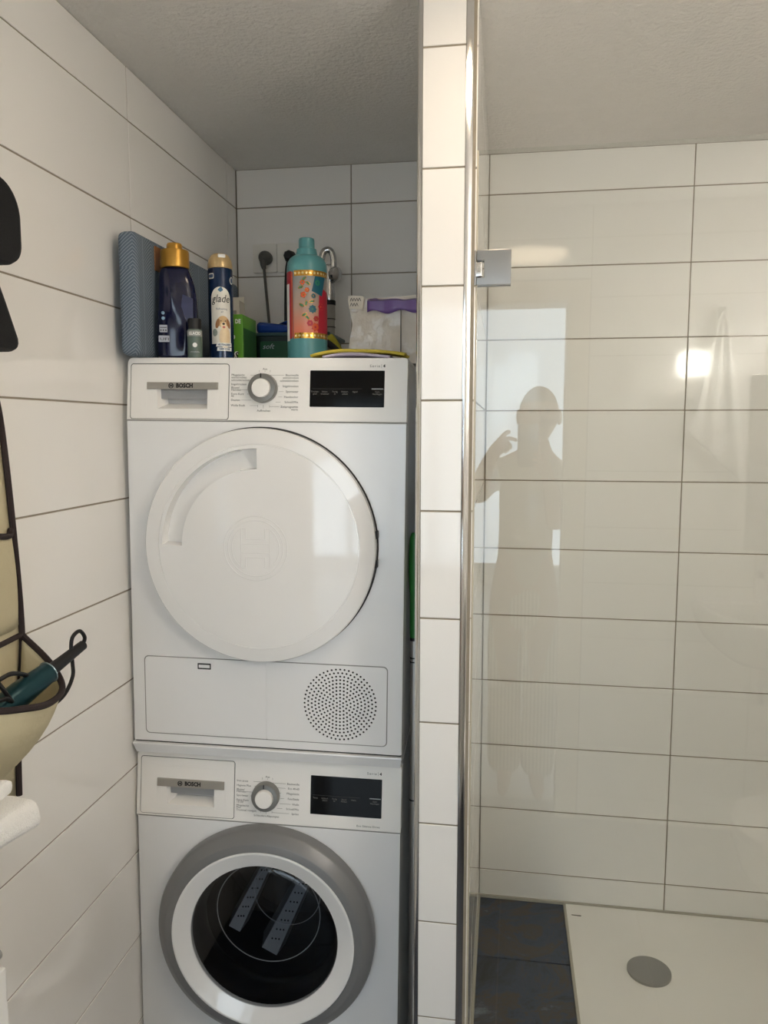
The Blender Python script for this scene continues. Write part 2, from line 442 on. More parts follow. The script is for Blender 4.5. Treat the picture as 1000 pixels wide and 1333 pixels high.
# hall window: frame and bright pane
w1 = struct('window_1', plate([rrect(WX0, WX1, WZ0, WZ1, 0.001, 1), rrect(WX0+0.07, 0.12, WZ0+0.07, WZ1-0.07, 0.001, 1), rrect(0.19, WX1-0.07, WZ0+0.07, WZ1-0.07, 0.001, 1)], -4.37, -4.31), M['white'])
obj('pane', box(WX0+0.06, 0.13, -4.352, -4.346, WZ0+0.06, WZ1-0.06), M['daylight'], w1)
obj('pane', box(0.18, WX1-0.06, -4.352, -4.346, WZ0+0.06, WZ1-0.06), M['daylight'], w1)
# door frame
bm = bmesh.new()
for y0, y1 in ((0.018, 0.032),):
    bx(bm, DX1-0.005, DX1+0.062, y0, y1, 0.0, DZ+0.062, bev=0.003); bx(bm, DX0-0.062, DX0+0.005, y0, y1, 0.0, DZ+0.062, bev=0.003)
    bx(bm, DX0+0.005, DX1-0.005, y0, y1, DZ-0.005, DZ+0.062, bev=0.003)
bx(bm, DX1-0.012, DX1+0.001, -0.10, 0.02, 0.0, DZ); bx(bm, DX0-0.001, DX0+0.012, -0.10, 0.02, 0.0, DZ); bx(bm, DX0+0.012, DX1-0.012, -0.10, 0.02, DZ-0.012, DZ+0.001)
struct('trim_6', bm, M['doorpaint'])

# ------------------------------------------------------------------ washing machine and dryer
RD, TI = 0.0362, 0.0115
ORG = Vector((0.0197, 1.5323, 1.5877))
MROT = (0.0, TI, RD)
Rm = Matrix.Rotation(RD, 3, 'Z') @ Matrix.Rotation(TI, 3, 'Y')
def stack_at(z): return ORG + Rm @ Vector((0, 0, z))
XL, XR = -0.0025, 0.5890
DEPTH = 0.60
LEAN = 0.10
def lean(me, zb):
    for v in me.vertices: v.co.y += LEAN*(v.co.z-zb)
    return me
def emblem(cx, cz, r, y, w):
    """ring with a double-T anchor in it, flat print"""
    m1 = plate([circ(cx, cz, r), circ(cx, cz, r-w)], y, y+0.0004)
    lp = []
    x, h, t = r*0.33, r*0.62, w*0.5
    m2 = plate([[(cx-x-w, cz-h), (cx-x, cz-h), (cx-x, cz-r*0.2), (cx+x, cz-r*0.2), (cx+x, cz-h), (cx+x+w, cz-h), (cx+x+w, cz+h), (cx+x, cz+h), (cx+x, cz+r*0.2), (cx-x, cz+r*0.2), (cx-x, cz+h), (cx-x-w, cz+h)]], y, y+0.0004)
    return join(m1, m2)
def control_panel(t, zt, zb, dr, stripz, knob, disp, labels, serie, extra=None):
    """zt/zb: top and bottom of the panel (thing's local z); dr: drawer outline; all in the thing's local frame"""
    P = lambda me: lean(me, zb)
    x0, x1, z0, z1 = dr
    obj('control_panel', P(plate([rrect(XL, XR, zb+0.0012, zt, (0.001, 0.006, 0.012, 0.001)), rrect(x0-0.0012, x1+0.0012, z0-0.0012, z1+0.0012, 0.006)], 0.0, 0.03, bev=0.0012)), M['panel'], t)
    obj('panel_backing', P(plate([rrect(XL+0.002, XR-0.002, zb, zt-0.004, 0.004)], 0.029, 0.04)), M['seam'], t)
    obj('seam', P(plate([rrect(x0-0.0016, x1+0.0016, z0-0.0016, z1+0.0016, 0.006), rrect(x0+0.0004, x1-0.0004, z0+0.0004, z1-0.0004, 0.005)], 0.0012, 0.028)), M['seam'], t)
    # drawer front with a scooped grip
    sx0, sx1, sz0, sz1 = stripz
    gx0, gx1 = sx0+0.021, sx1-0.0235
    gz = sz0-0.040
    d = obj('detergent_drawer', P(plate([rrect(x0, x1, z0, z1, 0.005), [(gx0+0.003, gz), (gx1, gz), (gx1, sz0+0.004), (gx0, sz0+0.004)]], -0.0004, 0.012, bev=0.0010)), M['panel'], t)
    bm = bmesh.new()
    a = [(gx0, sz0+0.004), (gx1, sz0+0.004), (gx1, gz), (gx0+0.003, gz)]
    b = [(gx0+0.012, sz0+0.003), (gx1-0.002, sz0+0.003), (gx1-0.002, gz+0.011), (gx0+0.016, gz+0.011)]
    A = [bm.verts.new((x, 0.0006, z)) for x, z in a]; B = [bm.verts.new((x, 0.0255, z)) for x, z in b]
    for k in range(4): bm.faces.new((A[k], A[(k+1) % 4], B[(k+1) % 4], B[k]))
    me = bpy.data.meshes.new('grip'); bm.to_mesh(me); bm.free()
    obj('grip_recess', P(me), M['panel'], d, sm=False)
    zm = gz+0.011+(sz0+0.003-gz-0.011)*0.30
    xm = gx0+0.016-0.004*0.30
    obj('grip_back', P(plate([[(gx0+0.016, gz+0.011), (gx1-0.002, gz+0.011), (gx1-0.002, sz0+0.003), (gx0+0.012, sz0+0.003)]], 0.0250, 0.0258)), M['gripback'], d, sm=False)  # back of the white recess, toned grey for the shade inside it
    obj('grip_shade', P(plate([[(gx0+0.006, zm), (gx1-0.001, zm), (gx1-0.001, sz0+0.004), (gx0+0.001, sz0+0.004)]], 0.010, 0.0105)), M['gripshade'], d, sm=False)  # grey plate painting in the shade cast by the overhanging strip
    obj('inset_frame', P(frame(sx0-0.002, sx1+0.003, gz-0.008, sz1+0.026, 0.003, 0.0009, -0.0007, 0.001)), M['panel'], d)
    s = obj('handle_strip', P(plate([rrect(sx0, sx1, sz0, sz1, 0.0004, 2)], -0.0035, 0.003, bev=0.0006)), M['strip'], d)
    zc = (sz0+sz1)/2
    lx = sx0+(sx1-sx0)*0.415
    obj('lettering', P(move(text_mesh('BOSCH', 0.0122, width=0.036, bold=0.0006), lx, -0.0039, zc)), M['inkblack'], s, sm=False)
    obj('emblem', P(emblem(lx-0.0108, zc, 0.0056, -0.0042, 0.0013)), M['inkblack'], s, sm=False)
    # programme dial
    kx, kz, kr = knob
    bm = bmesh.new()
    lathe(bm, [(kr*0.98, 0), (kr, 0.004), (kr*0.985, 0.016), (kr*0.93, 0.0185), (kr*0.66, 0.0195), (kr*0.635, 0.018)], 64, Matrix.Translation((kx, 0.001, kz)) @ FRONT)
    me = bpy.data.meshes.new('k'); bmesh.ops.recalc_face_normals(bm, faces=bm.faces); bm.to_mesh(me); bm.free()
    k = obj('programme_dial', P(me), M['dial'], t)
    bm = bmesh.new(); lathe(bm, [(kr*0.64, 0.012), (kr*0.635, 0.0245), (kr*0.58, 0.0265), (0, 0.0272)], 48, Matrix.Translation((kx, 0.001, kz)) @ FRONT)
    me = bpy.data.meshes.new('k'); bmesh.ops.recalc_face_normals(bm, faces=bm.faces); bm.to_mesh(me); bm.free()
    obj('dial_cap', P(me), M['panel'], k)
    obj('dial_mark', P(move(box_mesh(-0.0009, 0.0009, -0.0203, -0.0185, kr*0.70, kr*0.98), kx-0.0016, 0, kz)), M['inkblack'], k, sm=False)
    # programme names with their leader lines
    left, right, top, bottom = labels
    texts, lines = [], []
    H = 0.0062
    for txt, z, lead in left:
        texts.append(move(text_mesh(txt, H, align='LEFT'), x1+0.006, -0.0005, kz+z))
        if lead is not None:
            xe = x1+0.006+0.0031*len(txt)+0.003
            lines.append(box_mesh(xe, max(xe+0.003, kx-lead), -0.0004, 0.0, kz+z-0.0002, kz+z+0.0003))
    for txt, z, lead in right:
        texts.append(move(text_mesh(txt, H, align='RIGHT'), kx+0.073, -0.0005, kz+z))
        if lead is not None:
            xe = kx+0.073-0.0031*len(txt)-0.003
            lines.append(box_mesh(min(xe-0.003, kx+lead), xe, -0.0004, 0.0, kz+z-0.0002, kz+z+0.0003))
    texts.append(move(text_mesh(top, H, align='CENTER'), kx+0.002, -0.0005, kz+0.0395))
    texts.append(move(text_mesh(bottom, H, align='CENTER'), kx+0.001, -0.0005, kz-0.046))
    for xx, za, zb2 in ((0.002, 0.0335, 0.036), (-0.010, 0.033, 0.0375), (0.013, 0.033, 0.0375), (0.0, -0.041, -0.034), (-0.012, -0.039, -0.034), (0.013, -0.039, -0.034)):
        lines.append(box_mesh(kx+xx-0.0002, kx+xx+0.0003, -0.0004, 0.0, kz+za, kz+zb2))
    for me in texts: obj('lettering', P(me), M['ink'], t, sm=False)
    for me in lines: obj('leader_line', P(me), M['inkline'], t, sm=False)
    # display
    dx0, dx1, dz0, dz1 = disp
    D = obj('display', P(plate([rrect(dx0, dx1, dz0, dz1, 0.0016)], -0.0009, 0.002, bev=0.0004)), M['black'], t)
    w = dx1-dx0; h = dz1-dz0; zl = dz0+h*0.50
    tx = []
    for i, (a_, b_) in enumerate((('Trocken-', 'grad'), ('Schon-', 'trocknen'), ('Fertig', 'in'), ('Knitter-', 'schutz'), ('Signal', '')) if extra is None else (('Temp', ''), ('Schleud.', 'U/min'), ('Fertig', 'in'), ('Speed', 'Perfect'), ('Vorw.', ''))):
        xx = dx0+w*(0.07+0.135*i)
        tx.append(move(text_mesh(a_, 0.0046, align='CENTER'), xx, -0.0013, zl-0.006))
        if b_: tx.append(move(text_mesh(b_, 0.0046, align='CENTER'), xx, -0.0013, zl-0.0105))
    tx.append(move(text_mesh('Start', 0.0046, align='CENTER'), dx0+w*0.905, -0.0013, zl-0.006))
    tx.append(move(text_mesh('Nachlegen', 0.0046, align='CENTER'), dx0+w*0.905, -0.0013, zl-0.0105))
    for me in tx: obj('lettering', P(me), M['inkline'], D, sm=False)
    ln = [box_mesh(dx0+w*0.03, dx0+w*0.70, -0.0013, -0.0009, zl-0.0002, zl+0.0002)]
    obj('touch_line', P(join(*ln)), M['ink'], D, sm=False)
    obj('start_mark', P(box_mesh(dx0+w*0.83, dx0+w*0.985, -0.0013, -0.0009, zl-0.0008, zl+0.0008)), M['inklight'], D, sm=False)
    obj('lettering', P(move(text_mesh('Serie', 0.0075, width=0.0205, spacing=1.3), serie[0], -0.0005, serie[1])), M['ink'], t, sm=False)
    obj('lettering', P(move(text_mesh('4', 0.0085, bold=0.0003), serie[0]+0.0275, -0.0005, serie[1])), M['inkblack'], t, sm=False)
    obj('leader_line', P(box_mesh(serie[0]+0.0238, serie[0]+0.0242, -0.0005, 0, serie[1]-0.004, serie[1]+0.004)), M['ink'], t, sm=False)
    if extra: obj('lettering', P(move(text_mesh(extra[0], 0.0058, width=0.050), extra[1], -0.0005, extra[2])), M['ink'], t, sm=False)
    obj('panel_seam', box_mesh(XL+0.001, XR-0.001, 0.0006, 0.03, zb-0.0012, zb+0.0012), M['seamlight'], t, sm=False)
def box_mesh(*a, **k):
    bm = box(*a, **k); bmesh.ops.recalc_face_normals(bm, faces=bm.faces)
    me = bpy.data.meshes.new('b'); bm.to_mesh(me); bm.free(); return me

# ---- dryer (local z = 0 at its top front edge line minus its height)
HD = 0.831
dry = thing('tumble_dryer', 'white condenser tumble dryer with round blank door, stacked on the washing machine', 'dryer', stack_at(-HD), MROT)
def Z(z): return z+HD
bm = box(XL, XR, 0.03, DEPTH, 0.0, HD-0.006, bev=0.006)
obj('body', bm, M['white'], dry)
bm = box(XL-0.0005, XR+0.0005, 0.017, DEPTH, HD-0.012, HD, bev=0.005)
obj('top_plate', bm, M['white'], dry)
obj('front_panel', plate([rrect(XL, XR, 0.001, Z(-0.1315), (0.004, 0.001, 0.001, 0.004))], 0.0, 0.03, bev=0.002), M['silverwhite'], dry)
LD = ([('Pflegeleicht', .027, .010), ('extratrocken', .022, None), ('schranktrocken', .0165, .026), ('bügeltrocken', .008, .029), ('Blusen/', .001, None), ('Hemden', -.0035, .031), ('Extra Kurz', -.012, .031), ('40', -.0165, None), ('Daunen', -.0245, .026), ('Wolle finish', -.0355, .012)],
      [('Baumwolle', .027, .013), ('extratrocken', .0215, None), ('schranktrocken', .0155, .026), ('bügeltrocken', .0045, .031), ('Sportwear', -.0065, .032), ('Handtücher', -.0175, .031), ('Schnell/Mix', -.028, .026), ('Zeitprogramm', -.0375, .013), ('warm', -.043, None)], 'Aus', 'Auffrischen')
control_panel(dry, HD, Z(-0.1305), (XL+0.008, 0.217, Z(-0.1270), Z(-0.0135)), (0.0415, 0.1955, Z(-0.0655), Z(-0.0510)), (0.2920, Z(-0.0625), 0.0302), (0.3890, 0.5425, Z(-0.0995), Z(-0.0255)), LD, (0.5115, Z(-0.0165)))
# round door: polar surface with a curved grip scooped into its upper left
DC = (0.2885, Z(-0.3880)); DR = 0.2440
def door_y(r, a):
    if r > 0.2415: y = -0.030 + (r-0.2415)/0.0025*0.004
    elif r > 0.212: y = -0.0345 + (r-0.212)/0.0295*0.0045
    elif r > 0.2095: y = -0.0333
    else: y = -0.0350 - 0.004*(1-(r/0.21)**2)
    return y
bm = bmesh.new()
rs = [0.244, 0.2434, 0.2415, 0.232, 0.2195, 0.2122, 0.2117, 0.2108, 0.2098, 0.2094, 0.2035, 0.2018, 0.190, 0.175, 0.1625, 0.1605, 0.14, 0.11, 0.08, 0.05, 0.02]
NS = 288; rings = []
def in_grip(r, k):
    a = 360.0*k/NS
    return 0.1612 < r < 0.2026 and 91.0 < a < 179.5
rows = []
for r in rs:
    row = []
    for k in range(NS):
        a = 2*PI*k/NS
        y = door_y(r, a)
        if in_grip(r, k):
            # floor of the scoop, deeper towards the outer side
            y = -0.008 - 0.010*(0.2018-r)/0.0393
        row.append(bm.verts.new((DC[0]+r*math.cos(a), y, DC[1]+r*math.sin(a))))
    rows.append(row)
for a, b in zip(rows, rows[1:]):
    for k in range(NS):
        j = (k+1) % NS; bm.faces.new((a[k], a[j], b[j], b[k]))
bm.faces.new(rows[-1])
back = [bm.verts.new((DC[0]+0.2440*math.cos(2*PI*k/NS), -0.004, DC[1]+0.2440*math.sin(2*PI*k/NS))) for k in range(NS)]
for k in range(NS):
    j = (k+1) % NS; bm.faces.new((rows[0][k], rows[0][j], back[j], back[k]))
bm.faces.new(back)
door = obj('door', bm, M['gloss'], dry); smooth(door.data, 28)
bm = bmesh.new(); lathe(bm, [(0.2468, -0.001), (0.2468, 0.0010)], 96, Matrix.Translation((DC[0], 0, DC[1])) @ FRONT)
obj('door_gap', bm, M['seam'], dry)
# hinge pieces at the door's right edge
for zz in (0.030, -0.030):
    obj('hinge', box(DC[0]+0.2380, DC[0]+0.2462, -0.016, 0.002, DC[1]+zz-0.008, DC[1]+zz+0.008, bev=0.001), M['blackmatt'], dry)
# embossed emblem
bm = bmesh.new(); q = Matrix.Translation((DC[0]-0.003, -0.0385, DC[1]-0.001)) @ FRONT
for R_ in (0.0665, 0.0580):
    torus(bm, R_, 0.0011, q, 80, 6)
cx, cz = DC[0]-0.003, DC[1]-0.001
def line(p0, p1, r=0.0009):
    tube(bm, [(cx+p0[0], -0.0388, cz+p0[1]), (cx+p1[0], -0.0388, cz+p1[1])], r, 6, 0)
for s in (-1, 1):
    line((s*0.0205, -0.041), (s*0.0205, -0.019)); line((s*0.0205, 0.041), (s*0.0205, 0.019))
    line((s*0.030, -0.041), (s*0.030, 0.041))
    line((s*0.0205, -0.041), (s*0.030, -0.041)); line((s*0.0205, 0.041), (s*0.030, 0.041))
    pts = [(cx+s*0.0500*math.cos(math.radians(t)), -0.0388, cz+0.0500*math.sin(math.radians(t))) for t in range(-50, 51, 5)]
    tube(bm, pts, 0.0009, 6, 0)
    line((-0.0205, s*0.019), (0.0205, s*0.019)); line((-0.030, s*0.0095), (0.030, s*0.0095))
obj('embossed_emblem', bm, M['gloss'], door)
# service flap with the vent
LX0, LX1, LZ0, LZ1 = 0.0255, 0.5565, Z(-0.8110), Z(-0.6385)
obj('flap_seam', frame(LX0-0.0012, LX1+0.0012, LZ0-0.0012, LZ1+0.0012, 0.010, 0.0022, -0.0003, 0.002), M['seamlight'], dry)
obj('service_flap', plate([rrect(LX0+0.0008, 0.2965, LZ0+0.0008, LZ1-0.0008, (0.001, 0.001, 0.009, 0.009))], -0.0014, 0.002, bev=0.0007), M['silverwhite'], dry)
VX, VZ, VR = 0.4565, Z(-0.7245), 0.0785
holes = [circ(VX, VZ, 0.0020, 8)]
for ring in range(1, 11):
    n = 6*ring if ring < 8 else (44, 48, 52)[ring-8]
    for k in range(n):
        a = 2*PI*(k+0.5*(ring % 2))/n; holes.append(circ(VX+VR*0.975*ring/10*math.cos(a), VZ+VR*0.975*ring/10*math.sin(a), 0.00225, 8))
obj('vent_cover', plate([rrect(0.2985, LX1-0.0008, LZ0+0.0008, LZ1-0.0008, (0.009, 0.009, 0.001, 0.001))] + holes, -0.0012, 0.0), M['silverwhite'], dry, sm=False)
obj('vent_dark_disc', plate([circ(VX, VZ, VR+0.002, 64)], -0.0002, 0.0004), M['cavity'], dry, sm=False)  # flat dark disc standing in for the shade behind the vent holes
obj('flap_latch', plate([rrect(0.1450, 0.1745, Z(-0.6620), Z(-0.6488), 0.001), rrect(0.1475, 0.172, Z(-0.6590), Z(-0.6520), 0.0008)], -0.0020, 0.0), M['seam'], dry)
obj('latch_button', plate([rrect(0.1475, 0.172, Z(-0.6590), Z(-0.6520), 0.0008)], -0.0018, 0.0), M['silverwhite'], dry)

# ---- stacking frame
sk = thing('stacking_frame', 'narrow silver-white connecting frame between the dryer and the washing machine', 'frame', stack_at(-0.857), MROT)
bm = bmesh.new()
prof = [(-0.007, 0.0245), (-0.0078, 0.022), (-0.001, 0.001), (0.004, 0.0), (0.55, 0.0), (0.55, 0.0245)]
a = [bm.verts.new((XL-0.0005+(0.006 if z < 0.01 else 0), y, z)) for y, z in prof]; b = [bm.verts.new((XR+0.0005-(0.004 if z < 0.01 else 0), y, z)) for y, z in prof]
for k in range(len(prof)):
    j = (k+1) % len(prof); bm.faces.new((a[k], a[j], b[j], b[k]))
bm.faces.new(a); bm.faces.new(b)
obj('rail', bm, M['silverwhite'], sk, sm=False)
obj('shadow_gap', box(XL+0.002, XR-0.002, 0.002, 0.5, 0.0245, 0.0258), M['seam'], sk, sm=False)

# ---- washing machine
HW = 0.834; WT = -0.8585
was = thing('washing_machine', 'white front-loading washing machine with grey ring round its glass porthole', 'washing machine', stack_at(WT-HW), MROT)
def W(z): return z-WT+HW
WXL, WXR = XL+0.004, XR-0.0005
bm = bmesh.new()
bx(bm, WXL, WXL+0.004, 0.03, 0.56, 0.02, HW); bx(bm, WXR-0.004, WXR, 0.03, 0.56, 0.02, HW); bx(bm, WXL, WXR, 0.556, 0.56, 0.02, HW); bx(bm, WXL, WXR, 0.03, 0.56, 0.02, 0.024); bx(bm, WXL+0.004, WXR-0.004, 0.03, 0.556, HW-0.004, HW)
obj('body', bm, M['white'], was, sm=False)
WC = (0.2965, W(-1.2440))
obj('front_panel', plate([rrect(WXL, WXR, 0.03, W(-1.0045), 0.001), circ(WC[0], WC[1], 0.185, 96)], 0.0, 0.03, bev=0.0012), M['silverwhite'], was)
obj('plinth', box(WXL+0.004, WXR-0.004, 0.004, 0.03, 0.012, 0.03), M['silverwhite'], was, sm=False)
for fx in (0.05, 0.53):
    for fy in (0.06, 0.5):
        bm = bmesh.new(); lathe(bm, [(0.02, 0), (0.02, 0.008), (0.008, 0.009), (0.008, 0.024)], 16, Matrix.Translation((fx, fy, 0))); obj('foot', bm, M['blackmatt'], was)
LW = ([('Iron assist', .0275, .010), ('Hygiene Plus', .0175, .026), ('Blusen/', .0085, None), ('Hemden', .004, .030), ('Sportwear', -.0045, .031), ('Extra Kurz', -.0145, .031), ("15'/30'", -.019, None), ('Pflegeleicht', -.0265, .022), ('Plus', -.031, None), ('Trommel reinigen', -.0365, .013)],
      [('Baumwolle', .027, .012), ('Eco 40-60', .017, .022), ('Pflegeleicht', .006, .030), ('Fein/Seide', -.0055, .031), ('Wolle', -.017, .030), ('Schnell/Mix', -.0275, .024), ('Spülen', -.0375, .013)], 'Aus', 'Schleudern/Abpumpen')
control_panel(was, HW-0.0005, W(-1.0035), (XL+0.0095, 0.2205, W(-0.9975), W(-0.8725)), (0.0455, 0.1985, W(-0.9350), W(-0.9175)), (0.2935, W(-0.9400), 0.0305), (0.3915, 0.5470, W(-0.9740), W(-0.8905)), LW, (0.5140, W(-0.8790)), extra=('Eco Silence Drive', 0.4935, W(-0.9930)))
# porthole
q = Matrix.Translation((WC[0], 0, WC[1])) @ FRONT
bm = bmesh.new()
lathe(bm, [(0.2400, -0.0005), (0.2420, 0.006), (0.2415, 0.026), (0.2375, 0.033), (0.2200, 0.0465), (0.2170, 0.0475), (0.2030, 0.0490), (0.2015, 0.0478), (0.198, 0.030)], 128, q, cap=False)
ring = obj('door_ring', bm, M['ring'], was)
bm = bmesh.new()
lathe(bm, [(0.2018, 0.030), (0.2016, 0.0500), (0.1990, 0.0508), (0.1960, 0.0500), (0.1700, 0.0385), (0.1640, 0.0360), (0.1620, 0.030), (0.163, 0.0)], 128, q, cap=False)
obj('inner_ring', bm, M['gloss'], was)
bm = bmesh.new()
lathe(bm, [(0.1632, 0.0352), (0.1600, 0.0385), (0.15, 0.0405), (0.10, 0.0440), (0.05, 0.0455), (0.0, 0.046)], 96, q, cap=False)
obj('porthole_glass', bm, M['darkglass'], was)
bm = bmesh.new()
lathe(bm, [(0.1625, 0.030), (0.158, 0.010), (0.150, -0.02), (0.158, -0.05), (0.17, -0.06)], 96, q, cap=False)
obj('gasket', bm, M['gasket'], was)
bm = bmesh.new()     # inner glass bowl rim lines
torus(bm, 0.118, 0.0012, Matrix.Translation((WC[0]-0.004, 0.02, WC[1]+0.022)) @ FRONT, 96, 6)
torus(bm, 0.078, 0.0010, Matrix.Translation((WC[0]+0.02, 0.10, WC[1]+0.018)) @ FRONT, 96, 6)
obj('bowl_rim', bm, M['inklight'], was)
bm = bmesh.new()
lathe(bm, [(0.19, -0.06), (0.235, -0.075), (0.235, -0.37), (0.22, -0.385), (0.0, -0.385)], 96, q, cap=False)
drum = obj('drum', bm, M['drum'], was)
def paddle(p0, p1, wd, holes_n):
    p0, p1 = Vector(p0), Vector(p1); d = (p1-p0); L = d.length; d.normalize()
    u = Vector((0, 1, 0)).cross(d).normalized(); bm = bmesh.new(); hb = bmesh.new()
    outline = [(-0.02, -wd), (L, -wd*0.62), (L+wd*0.6, 0), (L, wd*0.62), (-0.02, wd)]
    f = [bm.verts.new(p0+d*s+u*w) for s, w in outline]; g = [bm.verts.new(p0+d*s+u*w*1.5+Vector((0, 0.05, 0))) for s, w in outline]
    bm.faces.new(f)
    for k in range(5): bm.faces.new((f[k], f[(k+1) % 5], g[(k+1) % 5], g[k]))
    o = obj('paddle', bm, M['paddle'], drum, sm=False)
    for k in range(holes_n):
        s = L*(k+0.5)/holes_n
        for w in (-0.45, 0.05, 0.5):
            c = p0+d*(s+0.006*w)+u*wd*w*0.8+Vector((0, -0.0006, 0)); rr = 0.0022
            vs = [hb.verts.new(c+d*rr*math.cos(2*PI*t/8)+u*rr*math.sin(2*PI*t/8)) for t in range(8)]; hb.faces.new(vs)
    obj('paddle_hole', hb, M['cavity'], drum, sm=False)['kind'] = 'stuff'
paddle((WC[0]-0.105, 0.12, WC[1]-0.075), (WC[0]-0.035, 0.20, WC[1]+0.070), 0.015, 8)
paddle((WC[0]-0.02, 0.12, WC[1]-0.125), (WC[0]+0.055, 0.18, WC[1]+0.030), 0.020, 8)
paddle((WC[0]+0.10, 0.16, WC[1]+0.075), (WC[0]+0.14, 0.22, WC[1]-0.03), 0.014, 5)

# ------------------------------------------------------------------ shower: tray, door
tr = thing('shower_tray', 'flat white enamel shower tray beside the slate strip', 'shower tray', (1.0, 1.5, 0.0))
bm = bmesh.new(); nx, ny = 24, 20; rows = []
for j in range(ny+1):
    row = []
    for i in range(nx+1):
        x = 1.0085+(1.845-1.0085)*i/nx; y = 1.475+(YB-0.006-1.475)*j/ny
        e = min(x-1.0085, 1.845-x, y-1.475, YB-0.006-y); k = min(1, max(0, e/0.10)); k = k*k*(3-2*k)
        row.append((x-1.0, y-1.5, 0.004-0.007*k))
    rows.append(row)
grid_surf(bm, rows)
bx(bm, 0.0085, 0.845, -0.025, YB-1.506, -0.030, -0.0075)
obj('basin', bm, M['tray'], tr)
bm = bmesh.new(); lathe(bm, [(0.0565, -0.003), (0.0565, 0.0035), (0.054, 0.0055), (0.0, 0.0065)], 64, Matrix.Translation((0.207, 0.50, 0.0)))
obj('drain_cover', bm, mat('brushed_drain_steel', (0.36, 0.355, 0.345, 1), 0.34, 1.0, noise=0.1, nscale=90, stretch=(1, 30, 1)), tr)['label'] = 'round brushed steel drain cover'
obj('maker_mark', box(0.022, 0.050, 0.708, 0.7105, 0.0005, 0.0043), M['inkline'], tr, sm=False)

sd = thing('shower_door', 'clear frameless glass shower door hinged to the tiled partition', 'shower door', (0.7455, 1.418, 0.0), (0, 0, -0.008))
obj('glass_pane', box(0.004, 0.86, -0.004, 0.004, 0.012, 1.922, bev=0.0008), M['glass'], sd, sm=False)
obj('seal_strip', box(-0.0020, 0.0045, -0.0045, 0.0045, 0.012, 1.922, bev=0.001), mat('clear_seal', rgb(186, 180, 164), 0.25, noise=0.05), sd)
def hinge(z):
    hx0, hx1, h0, h1 = 0.0035, 0.0635, z-0.0300, z+0.0300
    nx1 = 0.0165; n0, n1 = z-0.017, z+0.0125
    for sgn in (-1, 1):
        y0, y1 = ((-0.013, -0.004) if sgn < 0 else (0.004, 0.013))
        p = obj('hinge_plate', plate([[(hx0, h0), (hx1, h0), (hx1, h1), (hx0, h1), (hx0, n1), (nx1, n1), (nx1, n0), (hx0, n0)]], y0, y1, bev=0.0009), M['hinge'], sd)
    k = obj('hinge_knuckle', box(-0.006, 0.0135, -0.010, 0.010, n0+0.0015, n1-0.0015, bev=0.003), M['chrome'], sd)
    obj('hinge_screw', box(0.0055, 0.0095, -0.0106, -0.009, z-0.007, z+0.003, bev=0.0005), M['strip'], k)
    obj('wall_plate', box(-0.0065, 0.0025, -0.0125, 0.014, h0, h1, bev=0.0008), M['hinge'], sd)
M['hinge'] = mat('satin_chrome', (0.40, 0.395, 0.385, 1), 0.20, 1.0, noise=0.03)
hinge(1.7215); hinge(0.18)
fp = thing('glass_panel', 'clear fixed glass panel closing the shower beside its door', 'glass panel', (1.612, 1.40, 0.0))
obj('pane', box(0.0, 0.235, -0.004, 0.004, 0.0, 1.922, bev=0.0008), M['glass'], fp, sm=False)
obj('wall_channel', box(0.223, 0.2378, -0.009, 0.009, 0.0, 1.922, bev=0.001), M['steel'], fp)

# ------------------------------------------------------------------ things on the dryer
def zt(x): return 1.5882-0.0115*(x-0.02)

# padded board in a leaf-patterned cover
def leaf_cloth():
    m = bpy.data.materials.new('leaf_pattern_cloth'); m.use_nodes = True; nt = m.node_tree; b = nt.nodes['Principled BSDF']
    b.inputs['Roughness'].default_value = 0.9
    tc = nt.nodes.new('ShaderNodeTexCoord'); sp = nt.nodes.new('ShaderNodeSeparateXYZ'); nt.links.new(tc.outputs['Object'], sp.inputs[0])
    def math_(op, a=None, b_=None, va=0, vb=0):
        n = nt.nodes.new('ShaderNodeMath'); n.operation = op
        n.inputs[0].default_value = va; n.inputs[1].default_value = vb
        if a is not None: nt.links.new(a, n.inputs[0])
        if b_ is not None: nt.links.new(b_, n.inputs[1])
        return n.outputs[0]
    s = math_('ADD', sp.outputs['X'], sp.outputs['Y'])            # along the cloth, round the corner
    col = math_('DIVIDE', s, None, 0, 0.074)
    par = math_('FLOOR', math_('ADD', col, None, 0, 0.5))
    fr = math_('ABSOLUTE', math_('SUBTRACT', col, par))            # 0 at a leaf rib, .5 between leaves
    ph = math_('MULTIPLY', par, None, 0, 0.043)
    z2 = math_('ADD', sp.outputs['Z'], ph)
    zf = math_('SUBTRACT', math_('MODULO', math_('ADD', z2, None, 0, 5.0), None, 0, 0.115), None, 0, 0.0575)
    nz = nt.nodes.new('ShaderNodeTexNoise'); nz.inputs['Scale'].default_value = 14; nt.links.new(tc.outputs['Object'], nz.inputs['Vector'])
    wob = math_('MULTIPLY', nz.outputs['Fac'], None, 0, 1.6)
    curve = math_('MULTIPLY', math_('POWER', fr, None, 0, 0.62), None, 0, 0.060)
    a = math_('MULTIPLY', math_('SUBTRACT', zf, curve), None, 0, 900.0)
    w = math_('SINE', math_('ADD', a, wob))
    g = math_('GREATER_THAN', w, None, 0, 0.62)
    rib = math_('LESS_THAN', fr, None, 0, 0.012)
    k = math_('MAXIMUM', g, rib)
    k = math_('MULTIPLY', k, None, 0, 0.75)
    mx = nt.nodes.new('ShaderNodeMix'); mx.data_type = 'RGBA'; mx.inputs['A'].default_value = rgb(92, 106, 120); mx.inputs['B'].default_value = rgb(150, 160, 170)
    nt.links.new(k, mx.inputs['Factor']); nt.links.new(mx.outputs['Result'], b.inputs['Base Color'])
    return m
bd = thing('padded_board', 'grey-blue padded board with pale leaf pattern, leaning along the tiled side wall', 'board', (0.018, 1.508, 1.589))
